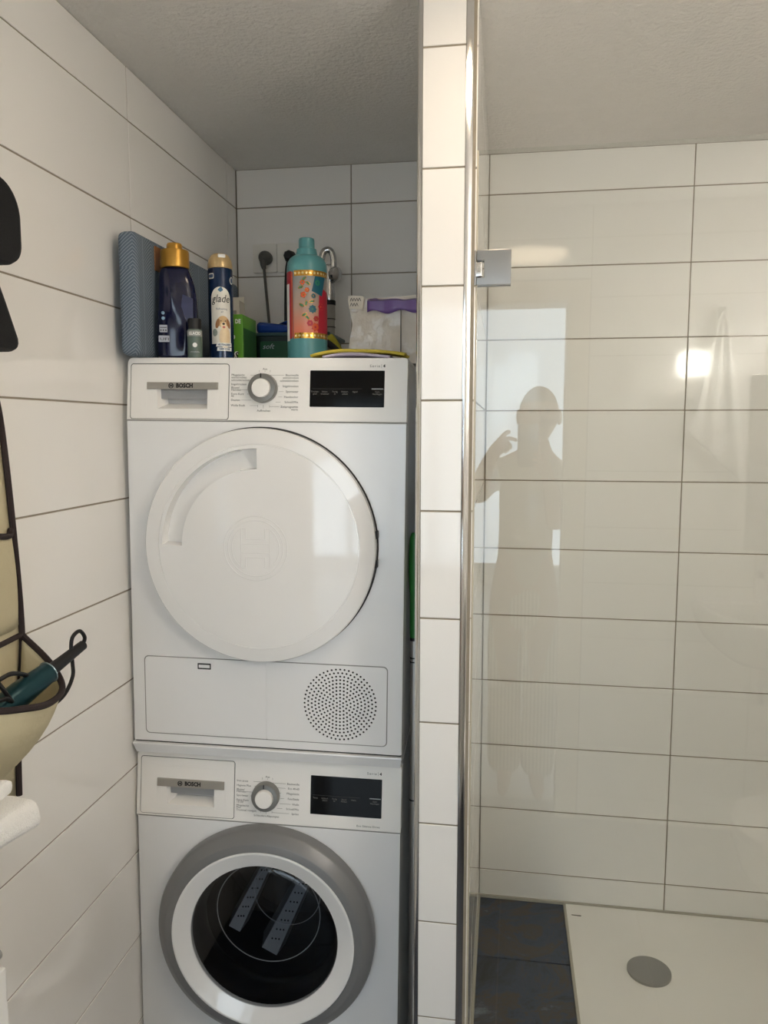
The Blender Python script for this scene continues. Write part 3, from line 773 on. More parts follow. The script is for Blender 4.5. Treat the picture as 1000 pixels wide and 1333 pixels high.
bm = box(0.0, 0.042, 0.0, 0.62, 0.0, 0.249, bev=0.014, seg=4)
obj('cover', bm, leaf_cloth(), bd)
obj('edge_tab', box(0.0415, 0.0445, 0.085, 0.135, 0.185, 0.236, bev=0.001), mat('brown_leather', rgb(150, 96, 44), 0.5, noise=0.2), bd)['label'] = 'brown tab on the board face'

# navy bottle with gold cap (flat oval with an S-shaped waist)
nb = thing('detergent_bottle', 'dark navy curved plastic bottle with gold screw cap', 'bottle', (0.105, 1.600, zt(0.105)), (0, 0, 0.30))
navy = mat('navy_plastic', rgb(15, 19, 52), 0.14, noise=0.1, coat=0.15)
bm = bmesh.new(); prof = [(0.0, -.0395, .0400), (0.004, -.0425, .0430), (0.03, -.0430, .0440), (0.06, -.0425, .0445), (0.09, -.0405, .0440), (0.115, -.0375, .0435), (0.14, -.0360, .0415), (0.16, -.0355, .0375), (0.175, -.0345, .0325), (0.186, -.0315, .0285), (0.192, -.026, .024)]
seg = 56; rings = []
for z, xl, xr in prof:
    cx, hw = (xl+xr)/2, (xr-xl)/2; dpt = 0.027 if z < 0.17 else 0.027-(z-0.17)*0.3
    row = []
    for k in range(seg):
        a = 2*PI*k/seg; c, s = math.cos(a), math.sin(a)
        e = 0.62
        x = cx+hw*math.copysign(abs(c)**e, c); y = dpt*math.copysign(abs(s)**e, s)
        # raised S ridge on the broad faces
        rx = cx+0.016*math.sin((z-0.02)/0.16*2*PI*0.9+0.6)+0.004
        if s < 0: y -= 0.0045*math.exp(-((x-rx)/0.007)**2)*min(1, z/0.02)*max(0, min(1, (0.175-z)/0.03))
        row.append(bm.verts.new((x, y, z)))
    rings.append(row)
for a, b in zip(rings, rings[1:]):
    for k in range(seg): bm.faces.new((a[k], a[(k+1) % seg], b[(k+1) % seg], b[k]))
bm.faces.new(rings[0]); bm.faces.new(rings[-1])
nbo = obj('bottle_body', bm, navy, nb)
sub = nbo.modifiers.new('s', 'SUBSURF'); sub.levels = 1; sub.render_levels = 2
gold = mat('gold_plastic', rgb(186, 140, 58), 0.28, 0.6, noise=0.05)
bm = bmesh.new(); lathe(bm, [(0.0285, 0.190), (0.0300, 0.193), (0.0302, 0.222), (0.029, 0.2265), (0.0165, 0.2285), (0.0163, 0.238), (0.0145, 0.2415), (0, 0.2425)], 48, Matrix.Translation((-0.002, 0, 0)))
obj('cap', bm, gold, nb)
for (x0, x1, z0, z1, txt) in ((-0.034, -0.018, 0.054, 0.069, '\u25b2\u25cf\u25a0'), (-0.036, -0.014, 0.034, 0.047, 'UFI')):
    o = obj('label_patch', plate([rrect(x0, x1, z0, z1, 0.001)], -0.0292, -0.020), mat('grey_print', rgb(176, 178, 188), 0.4), nb, sm=False)
    if txt == 'UFI': obj('lettering', move(text_mesh('UFI', 0.008, width=(x1-x0)*0.8), x0+(x1-x0)*0.1, -0.0295, (z0+z1)/2-0.001), M['inkblack'], o, sm=False)
    else:
        obj('printed_bar', box(x0+0.001, x1-0.001, -0.0296, -0.029, z1-0.006, z1-0.0045), M['inkblack'], o, sm=False)
        for k in range(3): obj('printed_dot', plate([circ(x0+0.003+0.005*k, z0+0.004, 0.0016, 10)], -0.0296, -0.029), M['inkblack'], o, sm=False)
for zz in (0.083, 0.094):
    obj('printed_dot', plate([circ(-0.026, zz, 0.0034, 16)], -0.0290, -0.020), mat('pale_blue_print', rgb(120, 150, 170), 0.4), nb, sm=False)
obj('rear_label', plate([[(0.008, 0.085), (0.036, 0.075), (0.036, 0.125), (0.015, 0.133)]], -0.0278, -0.020), mat('indigo_print', rgb(34, 32, 72), 0.3), nb, sm=False)

# small black-capped bottle
sb = thing('small_bottle', 'small grey-green bottle with black cap, in front of the navy bottle', 'bottle', (0.156, 1.569, zt(0.156)), (0, 0, 0.38))
bm = bmesh.new(); lathe(bm, [(0.0145, 0), (0.0155, 0.002), (0.0155, 0.055), (0.0145, 0.0585), (0.0125, 0.0595)], 36)
obj('bottle_body', bm, mat('grey_green_label', rgb(92, 108, 98), 0.35, noise=0.3, nscale=60), sb)
bm = bmesh.new(); lathe(bm, [(0.0140, 0.059), (0.0142, 0.079), (0.013, 0.081), (0, 0.0815)], 36)
obj('cap', bm, M['blackmatt'], sb)
obj('label_band', wrap(strip_patch(-0.022, 0.022, 0.044, 0.056), 0.0157), mat('pale_grey_print', rgb(150, 152, 148), 0.4), sb)
obj('lettering', wrap(move(text_mesh('GLACIO', 0.0085, width=0.026, align='CENTER', bold=0.0003), 0, 0, 0.0495), 0.0159), M['inkwhite'], sb, sm=False)
obj('printed_dot', wrap(flat(circ(0.0, 0.026, 0.0048, 20)), 0.0158), M['inkwhite'], sb)
obj('lettering', wrap(move(text_mesh('zhinelzzhy', 0.0045, width=0.020, align='CENTER'), 0, 0, 0.012), 0.0159), M['inklight'], sb, sm=False)

# air freshener can
gc = thing('spray_can', 'navy air freshener can with gold cap and printed dog portrait', 'spray can', (0.1825, 1.655, zt(0.18)), (0, 0, 0.345))
R0 = 0.0268
bm = bmesh.new(); lathe(bm, [(0.0250, 0), (R0, 0.003), (R0, 0.194), (0.0258, 0.1975), (0.0245, 0.1985)], 64)
obj('can_body', bm, mat('navy_printed_tin', rgb(20, 42, 74), 0.22, 0.2, noise=0.15, nscale=30), gc)
bm = bmesh.new(); prof = [(0.0255, 0.1975), (0.0268, 0.199), (0.0266, 0.207), (0.0245, 0.217), (0.0200, 0.2255), (0.0150, 0.2295), (0.0, 0.2305)]
lathe(bm, prof, 48)
obj('cap', bm, mat('pale_gold_plastic', rgb(196, 170, 124), 0.32, 0.35, noise=0.03), gc)
obj('spray_opening', box(-0.004, 0.012, -0.024, -0.006, 0.2185, 0.2265, bev=0.002), M['inkwhite'], gc, rot=(0, 0, 0))
def can(loop_or_me, m, lvl, name='print', part=gc):
    me = loop_or_me if isinstance(loop_or_me, bpy.types.Mesh) else flat(loop_or_me)
    return obj(name, wrap(me, R0+0.00015*lvl), m, part)
arch = [(-0.0215, 0.040)] + [(0.0215, 0.040), (0.0225, 0.118)] + [(0.0225*math.cos(a), 0.130+0.028*math.sin(a)) for a in [PI*k/16 for k in range(0, 17)]] + [(-0.0225, 0.118)]
gl_ = mat('cream_print', rgb(222, 218, 208), 0.35)
can(join(strip_patch(-0.0225, 0.0225, 0.036, 0.131), flat([(0.0225*math.cos(PI*k/16), 0.131+0.026*math.sin(PI*k/16)) for k in range(17)])), gl_, 1, 'label')
can(move(text_mesh('glade', 0.0235, width=0.0405, align='CENTER', shear=0.25), 0.0, 0, 0.131), M['inkblack'], 8, 'lettering')
can([(-0.006, 0.150), (0.0, 0.1455), (0.006, 0.150), (0.0025, 0.152), (0.002, 0.157), (-0.003, 0.154)], mat('blue_print', rgb(72, 118, 150), 0.4), 3)
can(move(text_mesh('Refreshing', 0.006, width=0.024, align='CENTER'), 0.002, 0, 0.110), mat('slate_print', rgb(60, 80, 110), 0.4), 3, 'lettering')
can(move(text_mesh('air', 0.0055, align='CENTER'), 0.003, 0, 0.104), MATS['slate_print'], 3, 'lettering')
fur = mat('golden_fur_print', rgb(206, 168, 116), 0.4, noise=0.25, nscale=200); fur2 = mat('light_fur_print', rgb(232, 208, 168), 0.4, noise=0.15, nscale=200); fur3 = mat('dark_fur_print', rgb(160, 112, 66), 0.4, noise=0.2, nscale=200)
can(ell(0.008, 0.050, 0.0125, 0.024), fur2, 2, 'dog_portrait')
can(ell(0.0045, 0.083, 0.0128, 0.0125), fur, 3, 'dog_portrait')
can(ell(-0.0075, 0.079, 0.0045, 0.0105, rot=-0.25), fur3, 4, 'dog_portrait'); can(ell(0.0165, 0.079, 0.0040, 0.0105, rot=0.25), fur3, 4, 'dog_portrait')
can(ell(0.0055, 0.075, 0.0068, 0.0072), fur2, 5, 'dog_portrait')
for ex in (0.0, 0.0095): can(ell(ex, 0.0845, 0.0013, 0.0013, 10), M['inkblack'], 6, 'dog_portrait')
can(ell(0.0055, 0.0785, 0.0030, 0.0024, 12), M['inkblack'], 6, 'dog_portrait'); can(ell(0.0060, 0.0715, 0.0032, 0.0024, 12), mat('pink_print', rgb(190, 96, 90), 0.4), 6, 'dog_portrait')
can(ell(-0.014, 0.060, 0.006, 0.008), mat('sage_print', rgb(150, 160, 150), 0.4, noise=0.4, nscale=200), 2)
can([(-0.012, 0.030), (0.024, 0.030), (0.024, 0.038), (-0.010, 0.038)], M['inkwhite'], 3, 'banner')
can([(-0.010, 0.021), (0.024, 0.021), (0.024, 0.0285), (-0.009, 0.0285)], M['inkwhite'], 3, 'banner')
can(move(text_mesh('NEUTRALISIERT', 0.0055, width=0.030, align='CENTER', bold=0.0002), 0.007, 0, 0.034), MATS['slate_print'], 5, 'lettering')
can(move(text_mesh('GERÜCHE', 0.0052, width=0.024, align='CENTER', bold=0.0002), 0.007, 0, 0.0247), MATS['slate_print'], 5, 'lettering')
can(rrect(-0.029, -0.014, 0.174, 0.186, 0.003), gl_, 2, 'label'); can(rrect(-0.0285, -0.0155, 0.1765, 0.1835, 0.002), MATS['slate_print'], 4, 'label')
can(ell(0.0285, 0.172, 0.006, 0.008), M['inkwhite'], 2, 'label'); can(ell(0.0285, 0.172, 0.0042, 0.006), MATS['slate_print'], 4, 'label')

# white carton behind the can
wc = thing('white_carton', 'narrow white carton with open flap, behind the spray can', 'carton', (0.112, 1.850, zt(0.14)), (0, 0, 0.1))
obj('carton_body', box(0, 0.043, 0, 0.06, 0.0, 0.165, bev=0.001), mat('white_card', rgb(214, 210, 200), 0.7, noise=0.06), wc, sm=False)
obj('flap', box(0.0, 0.043, -0.002, 0.0, 0.150, 0.186, bev=0.0005), MATS['white_card'], wc, sm=False, rot=(-0.25, 0, 0), loc=(0, 0.01, 0.0))
obj('label_patch', box(0.004, 0.036, -0.0006, 0.001, 0.06, 0.140), mat('grey_card_print', rgb(150, 146, 138), 0.7, noise=0.3, nscale=50), wc, sm=False)

# green carton
gb = thing('green_carton', 'bright green carton with black and white lettering, beside the spray can', 'carton', (0.148, 1.722, zt(0.18)), (0, 0, 0.04))
gmat = mat('green_card', rgb(98, 158, 48), 0.42, noise=0.25, nscale=14); gdark = mat('dark_green_card', rgb(44, 96, 36), 0.42, noise=0.45, nscale=26)
obj('carton_body', box(0, 0.059, 0, 0.112, 0.0, 0.112, bev=0.001), gmat, gb, sm=False)
obj('side_print', box(0.0585, 0.0597, 0.006, 0.106, 0.004, 0.082), gdark, gb, sm=False)
obj('front_print', plate([[(0.003, 0.003), (0.034, 0.003), (0.030, 0.05), (0.026, 0.088), (0.003, 0.095)]], -0.0008, 0.001), gdark, gb, sm=False)
obj('lettering', move(text_mesh('oms', 0.034, width=0.044, align='LEFT', bold=0.0016, shear=0.3), 0.0035, -0.0012, 0.022), M['inkwhite'], gb, sm=False)
obj('lettering', move(text_mesh('oms', 0.033, width=0.043, align='LEFT', shear=0.3), 0.004, -0.0018, 0.022), M['inkblack'], gb, sm=False)
obj('lettering', join(move(text_mesh('DE', 0.013, width=0.013, bold=0.0005), 0.042, -0.0012, 0.0955)), M['inkwhite'], gb, sm=False)
obj('label_patch', plate([rrect(0.025, 0.041, 0.056, 0.066, 0.004)], -0.0014, 0.001), M['inkwhite'], gb, sm=False)
obj('lettering', move(text_mesh('ECO', 0.006, width=0.011), 0.0275, -0.0018, 0.061), gdark, gb, sm=False)

# storage tub with blue packet on it
cb = thing('storage_tub', 'dark green plastic tub with wide grey-green rim, behind the teal bottle', 'tub', (0.180, 1.875, zt(0.25)))
tubm = mat('dark_green_plastic', rgb(14, 34, 30), 0.35, noise=0.2); rimm = mat('grey_green_rim', rgb(52, 78, 82), 0.35)
bm = bmesh.new(); v = [(0.010, 0.008), (0.180, 0.008), (0.180, 0.16), (0.010, 0.16)]; u = [(0.0, 0.0), (0.19, 0.0), (0.19, 0.17), (0.0, 0.17)]
lo = [bm.verts.new((x, y, 0.0)) for x, y in v]; hi = [bm.verts.new((x, y, 0.086)) for x, y in u]
for k in range(4): bm.faces.new((lo[k], lo[(k+1) % 4], hi[(k+1) % 4], hi[k]))
bm.faces.new(lo); bm.faces.new(hi)
obj('tub_body', bm, tubm, cb, sm=False)
obj('rim', box(-0.008, 0.198, -0.008, 0.178, 0.080, 0.0885, bev=0.003), rimm, cb)
obj('label_patch', plate([rrect(0.020, 0.160, 0.012, 0.068, 0.004)], -0.0015, 0.011), mat('green_print', rgb(20, 78, 44), 0.35, noise=0.15), cb, sm=False)
obj('lettering', move(text_mesh('soft', 0.018, width=0.030, shear=0.3), 0.026, -0.002, 0.055), M['inklight'], cb, sm=False)
bp_ = thing('blue_packet', 'shiny blue packet lying on the dark green tub', 'packet', (0.187, 1.88, zt(0.25)+0.0885))
bm = box(0, 0.15, 0, 0.12, 0.0, 0.027, bev=0.009, seg=3)
for v_ in bm.verts: v_.co.z *= 0.75+0.35*math.sin(v_.co.x*26+0.6)+0.05
obj('packet_body', bm, mat('blue_foil', rgb(22, 62, 140), 0.25, noise=0.25, nscale=25, bump=0.3, bscale=30), bp_)
bm = bmesh.new(); grid_surf(bm, [[(0.05+0.10*i/8, 0.03+0.06*j/6, 0.026+0.010*math.sin(i*0.8)*math.sin(j*0.9+0.4)+0.006*(i/8)) for i in range(9)] for j in range(7)])
o = obj('crumpled_flap', bm, MATS['blue_foil'], bp_); o.modifiers.new('t', 'SOLIDIFY').thickness = 0.0015

# teal bottle with flower label
tb = thing('teal_bottle', 'teal plastic bottle with stepped cap and ornate flower label', 'bottle', (0.3655, 1.700, zt(0.366)), (0, 0, 0.25))
teal = mat('teal_plastic', rgb(84, 146, 150), 0.33, noise=0.04, nscale=8)
bm = bmesh.new(); lathe(bm, [(0.0415, 0), (0.0440, 0.003), (0.0442, 0.196), (0.0440, 0.206), (0.0420, 0.217), (0.0365, 0.2255), (0.0300, 0.230), (0.0245, 0.2315)], 72)
obj('bottle_body', bm, teal, tb)
bm = bmesh.new(); lathe(bm, [(0.0238, 0.2305), (0.0236, 0.236), (0.0222, 0.241), (0.0215, 0.2455), (0.0178, 0.247), (0.0176, 0.2475)], 48); obj('collar', bm, teal, tb)
bm = bmesh.new(); lathe(bm, [(0.0174, 0.2470), (0.0176, 0.2485), (0.0172, 0.2655), (0.0160, 0.2685), (0, 0.2692)], 48); obj('cap', bm, teal, tb)
RT = 0.0442
def grad():
    m = bpy.data.materials.new('label_grey_to_coral'); m.use_nodes = True; nt = m.node_tree; b = nt.nodes['Principled BSDF']; b.inputs['Roughness'].default_value = 0.3
    tc = nt.nodes.new('ShaderNodeTexCoord'); sp = nt.nodes.new('ShaderNodeSeparateXYZ'); r = nt.nodes.new('ShaderNodeValToRGB')
    mr = nt.nodes.new('ShaderNodeMapRange'); mr.inputs[1].default_value = 0.052; mr.inputs[2].default_value = 0.192
    nt.links.new(tc.outputs['Object'], sp.inputs[0]); nt.links.new(sp.outputs['Z'], mr.inputs[0]); nt.links.new(mr.outputs[0], r.inputs[0])
    e = r.color_ramp.elements; e[0].color = rgb(226, 112, 80); e[1].color = rgb(132, 146, 148); x = e.new(0.45); x.color = rgb(178, 148, 132)
    nt.links.new(r.outputs[0], b.inputs['Base Color']); return m
def lab(x, m, lvl, name='print'):
    me = x if isinstance(x, bpy.types.Mesh) else flat(x)
    return obj(name, wrap(me, RT+0.00015*lvl), m, tb)
red = mat('crimson_print', rgb(176, 28, 52), 0.35); gfoil = mat('gold_foil', rgb(206, 156, 66), 0.2, 0.8, noise=0.2, nscale=300); tealp = mat('teal_print', rgb(14, 92, 112), 0.35); orange = mat('orange_print', rgb(208, 84, 40), 0.35); greenp = mat('green_leaf_print', rgb(40, 122, 96), 0.35)
lab(strip_patch(-0.034, 0.064, 0.050, 0.194), grad(), 1, 'label')
lab(strip_patch(-0.064, -0.0385, 0.050, 0.194), red, 1, 'label'); lab(strip_patch(-0.064, -0.046, 0.046, 0.168), M['inkwhite'], 2, 'label')
wav = [(-0.0395, 0.052)] + [(-0.0355+0.0030*math.sin(k*1.05), 0.052+0.140*k/20) for k in range(21)] + [(-0.0395, 0.192)]
lab(wav, mat('coral_print', rgb(200, 96, 72), 0.35), 3)
lab(strip_patch(-0.034, -0.0330, 0.050, 0.194), tealp, 3)
lab(strip_patch(-0.030, 0.064, 0.182, 0.194), gfoil, 3, 'foil_band'); lab(strip_patch(-0.030, 0.064, 0.050, 0.062), gfoil, 3, 'foil_band')
for k in range(11):
    x = -0.026+0.0085*k
    for zz in (0.188, 0.056): lab(ell(x, zz, 0.0028, 0.0028, 10), mat('pale_foil', rgb(250, 224, 160), 0.2, 0.6), 5, 'foil_bead')
lab([(0.024, 0.060), (0.062, 0.060), (0.062, 0.150), (0.034, 0.158), (0.028, 0.145)], red, 2)
lab([(0.010, 0.150), (0.036, 0.140), (0.046, 0.182), (0.018, 0.182)], tealp, 3)
def flower(x, z, r, m1, m2, n=8):
    pts = []
    for k in range(n*4):
        a = 2*PI*k/(n*4); rr = r*(0.82+0.18*math.cos(n*a)); pts.append((x+rr*math.cos(a), z+rr*math.sin(a)))
    lab(pts, m2, 5, 'printed_flower'); lab(ell(x, z, r*0.78, r*0.78), m1, 7, 'printed_flower'); lab(ell(x, z, r*0.25, r*0.25, 10), m2, 9, 'printed_flower')
flower(0.012, 0.112, 0.0098, tealp, greenp); flower(0.014, 0.140, 0.0062, tealp, gfoil); flower(0.006, 0.082, 0.008, red, orange, 6); flower(0.018, 0.074, 0.010, orange, red, 7); flower(0.020, 0.092, 0.007, red, gfoil, 6); flower(-0.008, 0.142, 0.0075, orange, gfoil, 5); flower(-0.010, 0.168, 0.007, orange, greenp, 6); flower(0.000, 0.152, 0.006, orange, gfoil, 6); flower(0.024, 0.168, 0.008, greenp, tealp, 7); flower(0.032, 0.118, 0.008, red, orange, 6)
for (x, z, rot) in ((-0.006, 0.176, 0.7), (0.002, 0.166, -0.6), (-0.014, 0.158, 0.3), (-0.006, 0.100, 0.5), (0.000, 0.094, -0.7), (0.010, 0.128, 0.2), (-0.002, 0.124, 1.4), (-0.012, 0.120, -0.5)):
    lab(ell(x, z, 0.0065, 0.0032, 12, rot), gfoil, 8, 'printed_leaf'); lab(ell(x, z, 0.0048, 0.0020, 12, rot), greenp, 10, 'printed_leaf')

# yellow cloth
yc = thing('cleaning_cloth', 'folded yellow cleaning cloth with lilac underside on the dryer edge', 'cloth', (0.405, 1.565, zt(0.5)+0.0015))
def sheet(x0, x1, zf, th, dy0, dy1):
    bm = bmesh.new(); rows = []
    for j in range(8):
        row = []
        for i in range(33):
            t = i/32; x = x0+(x1-x0)*t
            row.append((x, dy0+(dy1-dy0)*j/7, zf(t)+0.0015*math.sin(j*1.3+t*5)))
        rows.append(row)
    grid_surf(bm, rows)
    return bm
o = obj('top_layer', sheet(0.0, 0.195, lambda t: 0.0045+0.0115*math.sin(PI*min(1, t*0.92+0.02))**0.8+0.001*math.sin(t*9), 0, 0.0, 0.09), mat('yellow_cloth', rgb(196, 176, 66), 0.9, noise=0.15, nscale=60, bump=0.4, bscale=300), yc)
o.modifiers.new('t', 'SOLIDIFY').thickness = 0.0055
o = obj('under_layer', sheet(0.025, 0.165, lambda t: 0.0035+0.0055*math.sin(PI*t), 0, 0.003, 0.085), mat('lilac_cloth', rgb(196, 186, 204), 0.9, noise=0.1, bump=0.3, bscale=300), yc)
o.modifiers.new('t', 'SOLIDIFY').thickness = 0.005

# sponge and black strap behind the teal bottle
sp_ = thing('kitchen_sponge', 'small yellow sponge leaning behind the teal bottle', 'sponge', (0.428, 1.815, zt(0.39)-0.004), (0, -0.55, 0.1))
obj('sponge_body', box(-0.006, 0.016, 0, 0.05, 0.012, 0.088, bev=0.004), mat('yellow_sponge', rgb(176, 168, 58), 0.95, noise=0.2, nscale=120, bump=0.8, bscale=220), sp_)
bm = bmesh.new(); tube(bm, [(0.388, 1.775, 1.640), (0.405, 1.775, 1.628), (0.43, 1.77, 1.606), (0.455, 1.765, 1.592), (0.47, 1.77, 1.588)], 0.0075, 10, flat=0.5)
tag(obj('rubber_strap', bm, M['blackmatt']), 'short black rubber strap lying between teal bottle and tissue pack', 'strap')

# wrapped pack
tp = thing('tissue_pack', 'crumpled clear plastic pack of white tissues with purple top', 'pack', (0.445, 1.735, zt(0.54)+0.0015))
bm = bmesh.new(); bx(bm, 0, 0.188, 0, 0.13, 0.0, 0.150)
bmesh.ops.subdivide_edges(bm, edges=bm.edges[:], cuts=16, use_grid_fill=True)
rnd = random.Random(3)
from mathutils import noise as mnoise
for v_ in bm.verts:
    p = v_.co.copy(); n1 = mnoise.noise(p*16.0+Vector((3, 1, 5))); n2 = mnoise.noise(p*42.0)
    e = min(p.x, 0.188-p.x, 0.05); f_ = 1-0.10*(1-min(1, e/0.03))
    dirn = Vector((p.x-0.094, p.y-0.065, (p.z-0.06)*(1 if p.z > 0.02 else 0))).normalized()
    v_.co = p + dirn*(0.008*n1+0.0035*abs(n2)-0.006)*(1 if p.z > 0.004 else 0.4)
    if p.x < 0.03 and p.z > 0.03: v_.co.x += (0.03-p.x)*0.25*(1-abs(p.z-0.09)/0.09)
    v_.co.x = max(-0.003, min(0.190, v_.co.x)); v_.co.z = max(0.0, v_.co.z)
po = obj('tissue_block', bm, mat('wrapped_white', rgb(214, 206, 194), 0.16, noise=0.12, nscale=18, bump=0.7, bscale=26, bdist=0.01), tp); smooth(po.data, 60)
purple = mat('purple_film', rgb(112, 84, 148), 0.3, noise=0.3, nscale=22, bump=0.4, bscale=40)
bm = bmesh.new(); rows = []
for j in range(5):
    rows.append([(0.050+0.138*i/20, -0.0055-0.0015*math.sin(i*0.9)+0.012*max(0, j-3), 0.113+0.008*j+0.004*math.sin(i*0.7+j)*(1-j/4)) for i in range(21)])
grid_surf(bm, rows); o = obj('purple_band', bm, purple, tp); o.modifiers.new('t', 'SOLIDIFY').thickness = 0.001
obj('label_patch', plate([[(0.008, 0.122), (0.040, 0.120), (0.043, 0.148), (0.010, 0.150)]], -0.0075, -0.0065), mat('paper_label', rgb(212, 206, 194), 0.6), tp, sm=False)
bm = bmesh.new()
for r_ in range(2): tube(bm, [(0.012+0.0030*i, -0.0078, 0.141-0.011*r_+0.0035*(1 if i % 2 else -1)) for i in range(9-r_*2)], 0.0006, 5, 3)
obj('handwriting', bm, M['inkblack'], tp)
obj('pack_divider', box(0.125, 0.1262, -0.0075, 0.0, 0.012, 0.118), M['ink'], tp, sm=False)

# mop handle in the gap beside the machines
mp_ = thing('mop_handle', 'grey mop pole with green grip in the gap beside the machines', 'mop', (0.6145, 1.635, -0.105))
def pole(prof, m, name, sx=1.0):
    bm = bmesh.new(); lathe(bm, prof, 24); return obj(name, bm, m, mp_)
pole([(0.0085, 0), (0.0085, 1.095)], M['steel'], 'pole')
pole([(0.0095, 1.092), (0.0098, 1.10), (0.0098, 1.185), (0.0112, 1.20), (0.0128, 1.235), (0.0125, 1.275), (0.0105, 1.31), (0.006, 1.322), (0, 1.323)], mat('green_plastic_grip', rgb(40, 118, 48), 0.4, noise=0.1), 'grip')
pole([(0.0092, 1.085), (0.0092, 1.094)], M['blackmatt'], 'grip_ring')
for z in (1.045, 1.036, 0.72): pole([(0.0089, z), (0.0089, z+0.003)], M['blackmatt'], 'joint_ring')

# sockets, plugs, tap on the niche wall
so = thing('wall_socket', 'white double wall socket on the niche wall above the dryer', 'socket', (0.050, YN-0.0005, 1.900))
for k in range(2):
    f_ = obj('socket_plate', plate([rrect(0.001+0.0755*k, 0.0755+0.0755*k, 0.0, 0.083, 0.005)], -0.009, 0.0, bev=0.001), mat('socket_plastic', rgb(236, 233, 226), 0.4), so)
    bm = bmesh.new(); lathe(bm, [(0.0205, 0.0085), (0.0205, 0.0098), (0.0185, 0.0098), (0.0185, 0.0088), (0, 0.0088)], 40, Matrix.Translation((0.038+0.0755*k, 0, 0.0415)) @ FRONT)
    obj('outlet', bm, MATS['socket_plastic'], f_)
gp = thing('power_plug', 'grey power plug with its cord hanging from the socket', 'plug', (0.094, YN-0.010, 1.940))
greyp = mat('grey_plug_plastic', rgb(88, 86, 82), 0.5)
bm = bmesh.new(); lathe(bm, [(0.0195, 0.001), (0.0200, 0.012), (0.0185, 0.022), (0.0135, 0.034), (0.006, 0.040), (0, 0.041)], 32, FRONT)
obj('plug_body', bm, greyp, gp)
bm = bmesh.new(); tube(bm, [(-0.002, -0.026, -0.008), (-0.001, -0.030, -0.024), (0.002, -0.030, -0.036)], lambda t: 0.012-0.0065*t, 14)
obj('cord_sleeve', bm, greyp, gp)
bm = bmesh.new(); tube(bm, [(0.001, -0.030, -0.030), (0.006, -0.031, -0.09), (0.013, -0.032, -0.17), (0.022, -0.034, -0.28), (0.03, -0.04, -0.45)], 0.0042, 10)
obj('cord', bm, greyp, gp)
kp = thing('black_plug', 'black plug in the socket half hidden behind the teal bottle', 'plug', (0.169, YN-0.010, 1.941))
bm = bmesh.new(); lathe(bm, [(0.0175, 0.001), (0.018, 0.014), (0.015, 0.030), (0.010, 0.036), (0, 0.037)], 8, FRONT); obj('plug_body', bm, M['blackmatt'], kp)
bm = bmesh.new(); tube(bm, [(0.0, -0.024, -0.008), (-0.006, -0.028, -0.04), (-0.009, -0.03, -0.12), (-0.01, -0.035, -0.3)], 0.0048, 10); obj('cord', bm, M['blackmatt'], kp)
va = thing('water_tap', 'chrome water tap with grey hose on the niche wall', 'tap', (0.296, 2.225, 1.60))
chr2 = mat('tap_chrome', (0.62, 0.62, 0.62, 1), 0.14, 1.0, noise=0.05)
bm = bmesh.new(); tube(bm, [(0, 0.058, 0.285), (0, 0.04, 0.285), (0, 0.0, 0.285)], 0.012, 16); obj('wall_pipe', bm, chr2, va)
bm = bmesh.new(); lathe(bm, [(0.013, 0.20), (0.0165, 0.205), (0.0165, 0.225), (0.0145, 0.235), (0.0145, 0.30), (0.010, 0.306), (0, 0.307)], 28); obj('tap_body', bm, chr2, va)
bm = bmesh.new(); tube(bm, [(-0.020, -0.012, 0.318), (-0.013, -0.010, 0.340), (0.002, -0.008, 0.345), (0.012, -0.006, 0.330), (0.014, -0.004, 0.300), (0.012, 0, 0.265)], 0.0095, 14); obj('spout', bm, chr2, va)
bm = bmesh.new(); lathe(bm, [(0.006, 0), (0.020, 0.003), (0.023, 0.010), (0.021, 0.019), (0.012, 0.025), (0, 0.026)], 28, Matrix.Translation((0.010, -0.004, 0.278)) @ Matrix.Rotation(PI/2+0.2, 4, 'Y') @ Matrix.Rotation(0.5, 4, 'X')); obj('tap_knob', bm, chr2, va)
bm = bmesh.new(); lathe(bm, [(0.0175, 0.192), (0.018, 0.194), (0.018, 0.203), (0.0175, 0.205)], 24); obj('hose_nut', bm, M['blackmatt'], va)
bm = bmesh.new(); lathe(bm, [(0.0155, 0.150), (0.0165, 0.152), (0.0165, 0.190), (0.0155, 0.192), (0.015, 0.149), (0.0158, 0.12), (0.0158, -0.02)], 24); obj('hose', bm, mat('grey_hose', rgb(160, 156, 148), 0.5), va)
for z in (0.151, 0.128):
    bm = bmesh.new(); lathe(bm, [(0.0168, z), (0.0168, z+0.003)], 24); obj('hose_ring', bm, M['ink'], va)

# ------------------------------------------------------------------ things on the side wall
beige = mat('beige_fabric', rgb(202, 192, 160), 0.85, noise=0.12, nscale=12, bump=0.5, bscale=18, bdist=0.01)
brown = mat('brown_binding', rgb(44, 32, 32), 0.8, noise=0.15)
og = thing('hanging_organizer', 'beige fabric hanging organizer with dark brown binding and open pockets', 'organizer', (0.0, 0.0, 0.80))
bm = bmesh.new()
edge = [(1.088, 1.52), (1.110, 1.455), (1.128, 1.28), (1.137, 1.102), (1.122, 1.00), (1.112, 0.92), (1.108, 0.838)]
rows = []
for (y, z) in edge:
    rows.append([(0.012+0.006*math.sin(6*t+z*9)*(1-abs(2*t-1))+0.006, 0.915+(y-0.915)*t, z-0.80) for t in [k/12 for k in range(13)]])
grid_surf(bm, rows); o = obj('back_panel', bm, beige, og); o.modifiers.new('t', 'SOLIDIFY').thickness = 0.003
bm = bmesh.new(); tube(bm, [(0.021, y, z-0.80) for y, z in edge], 0.0052, 8); obj('binding', bm, brown, og)
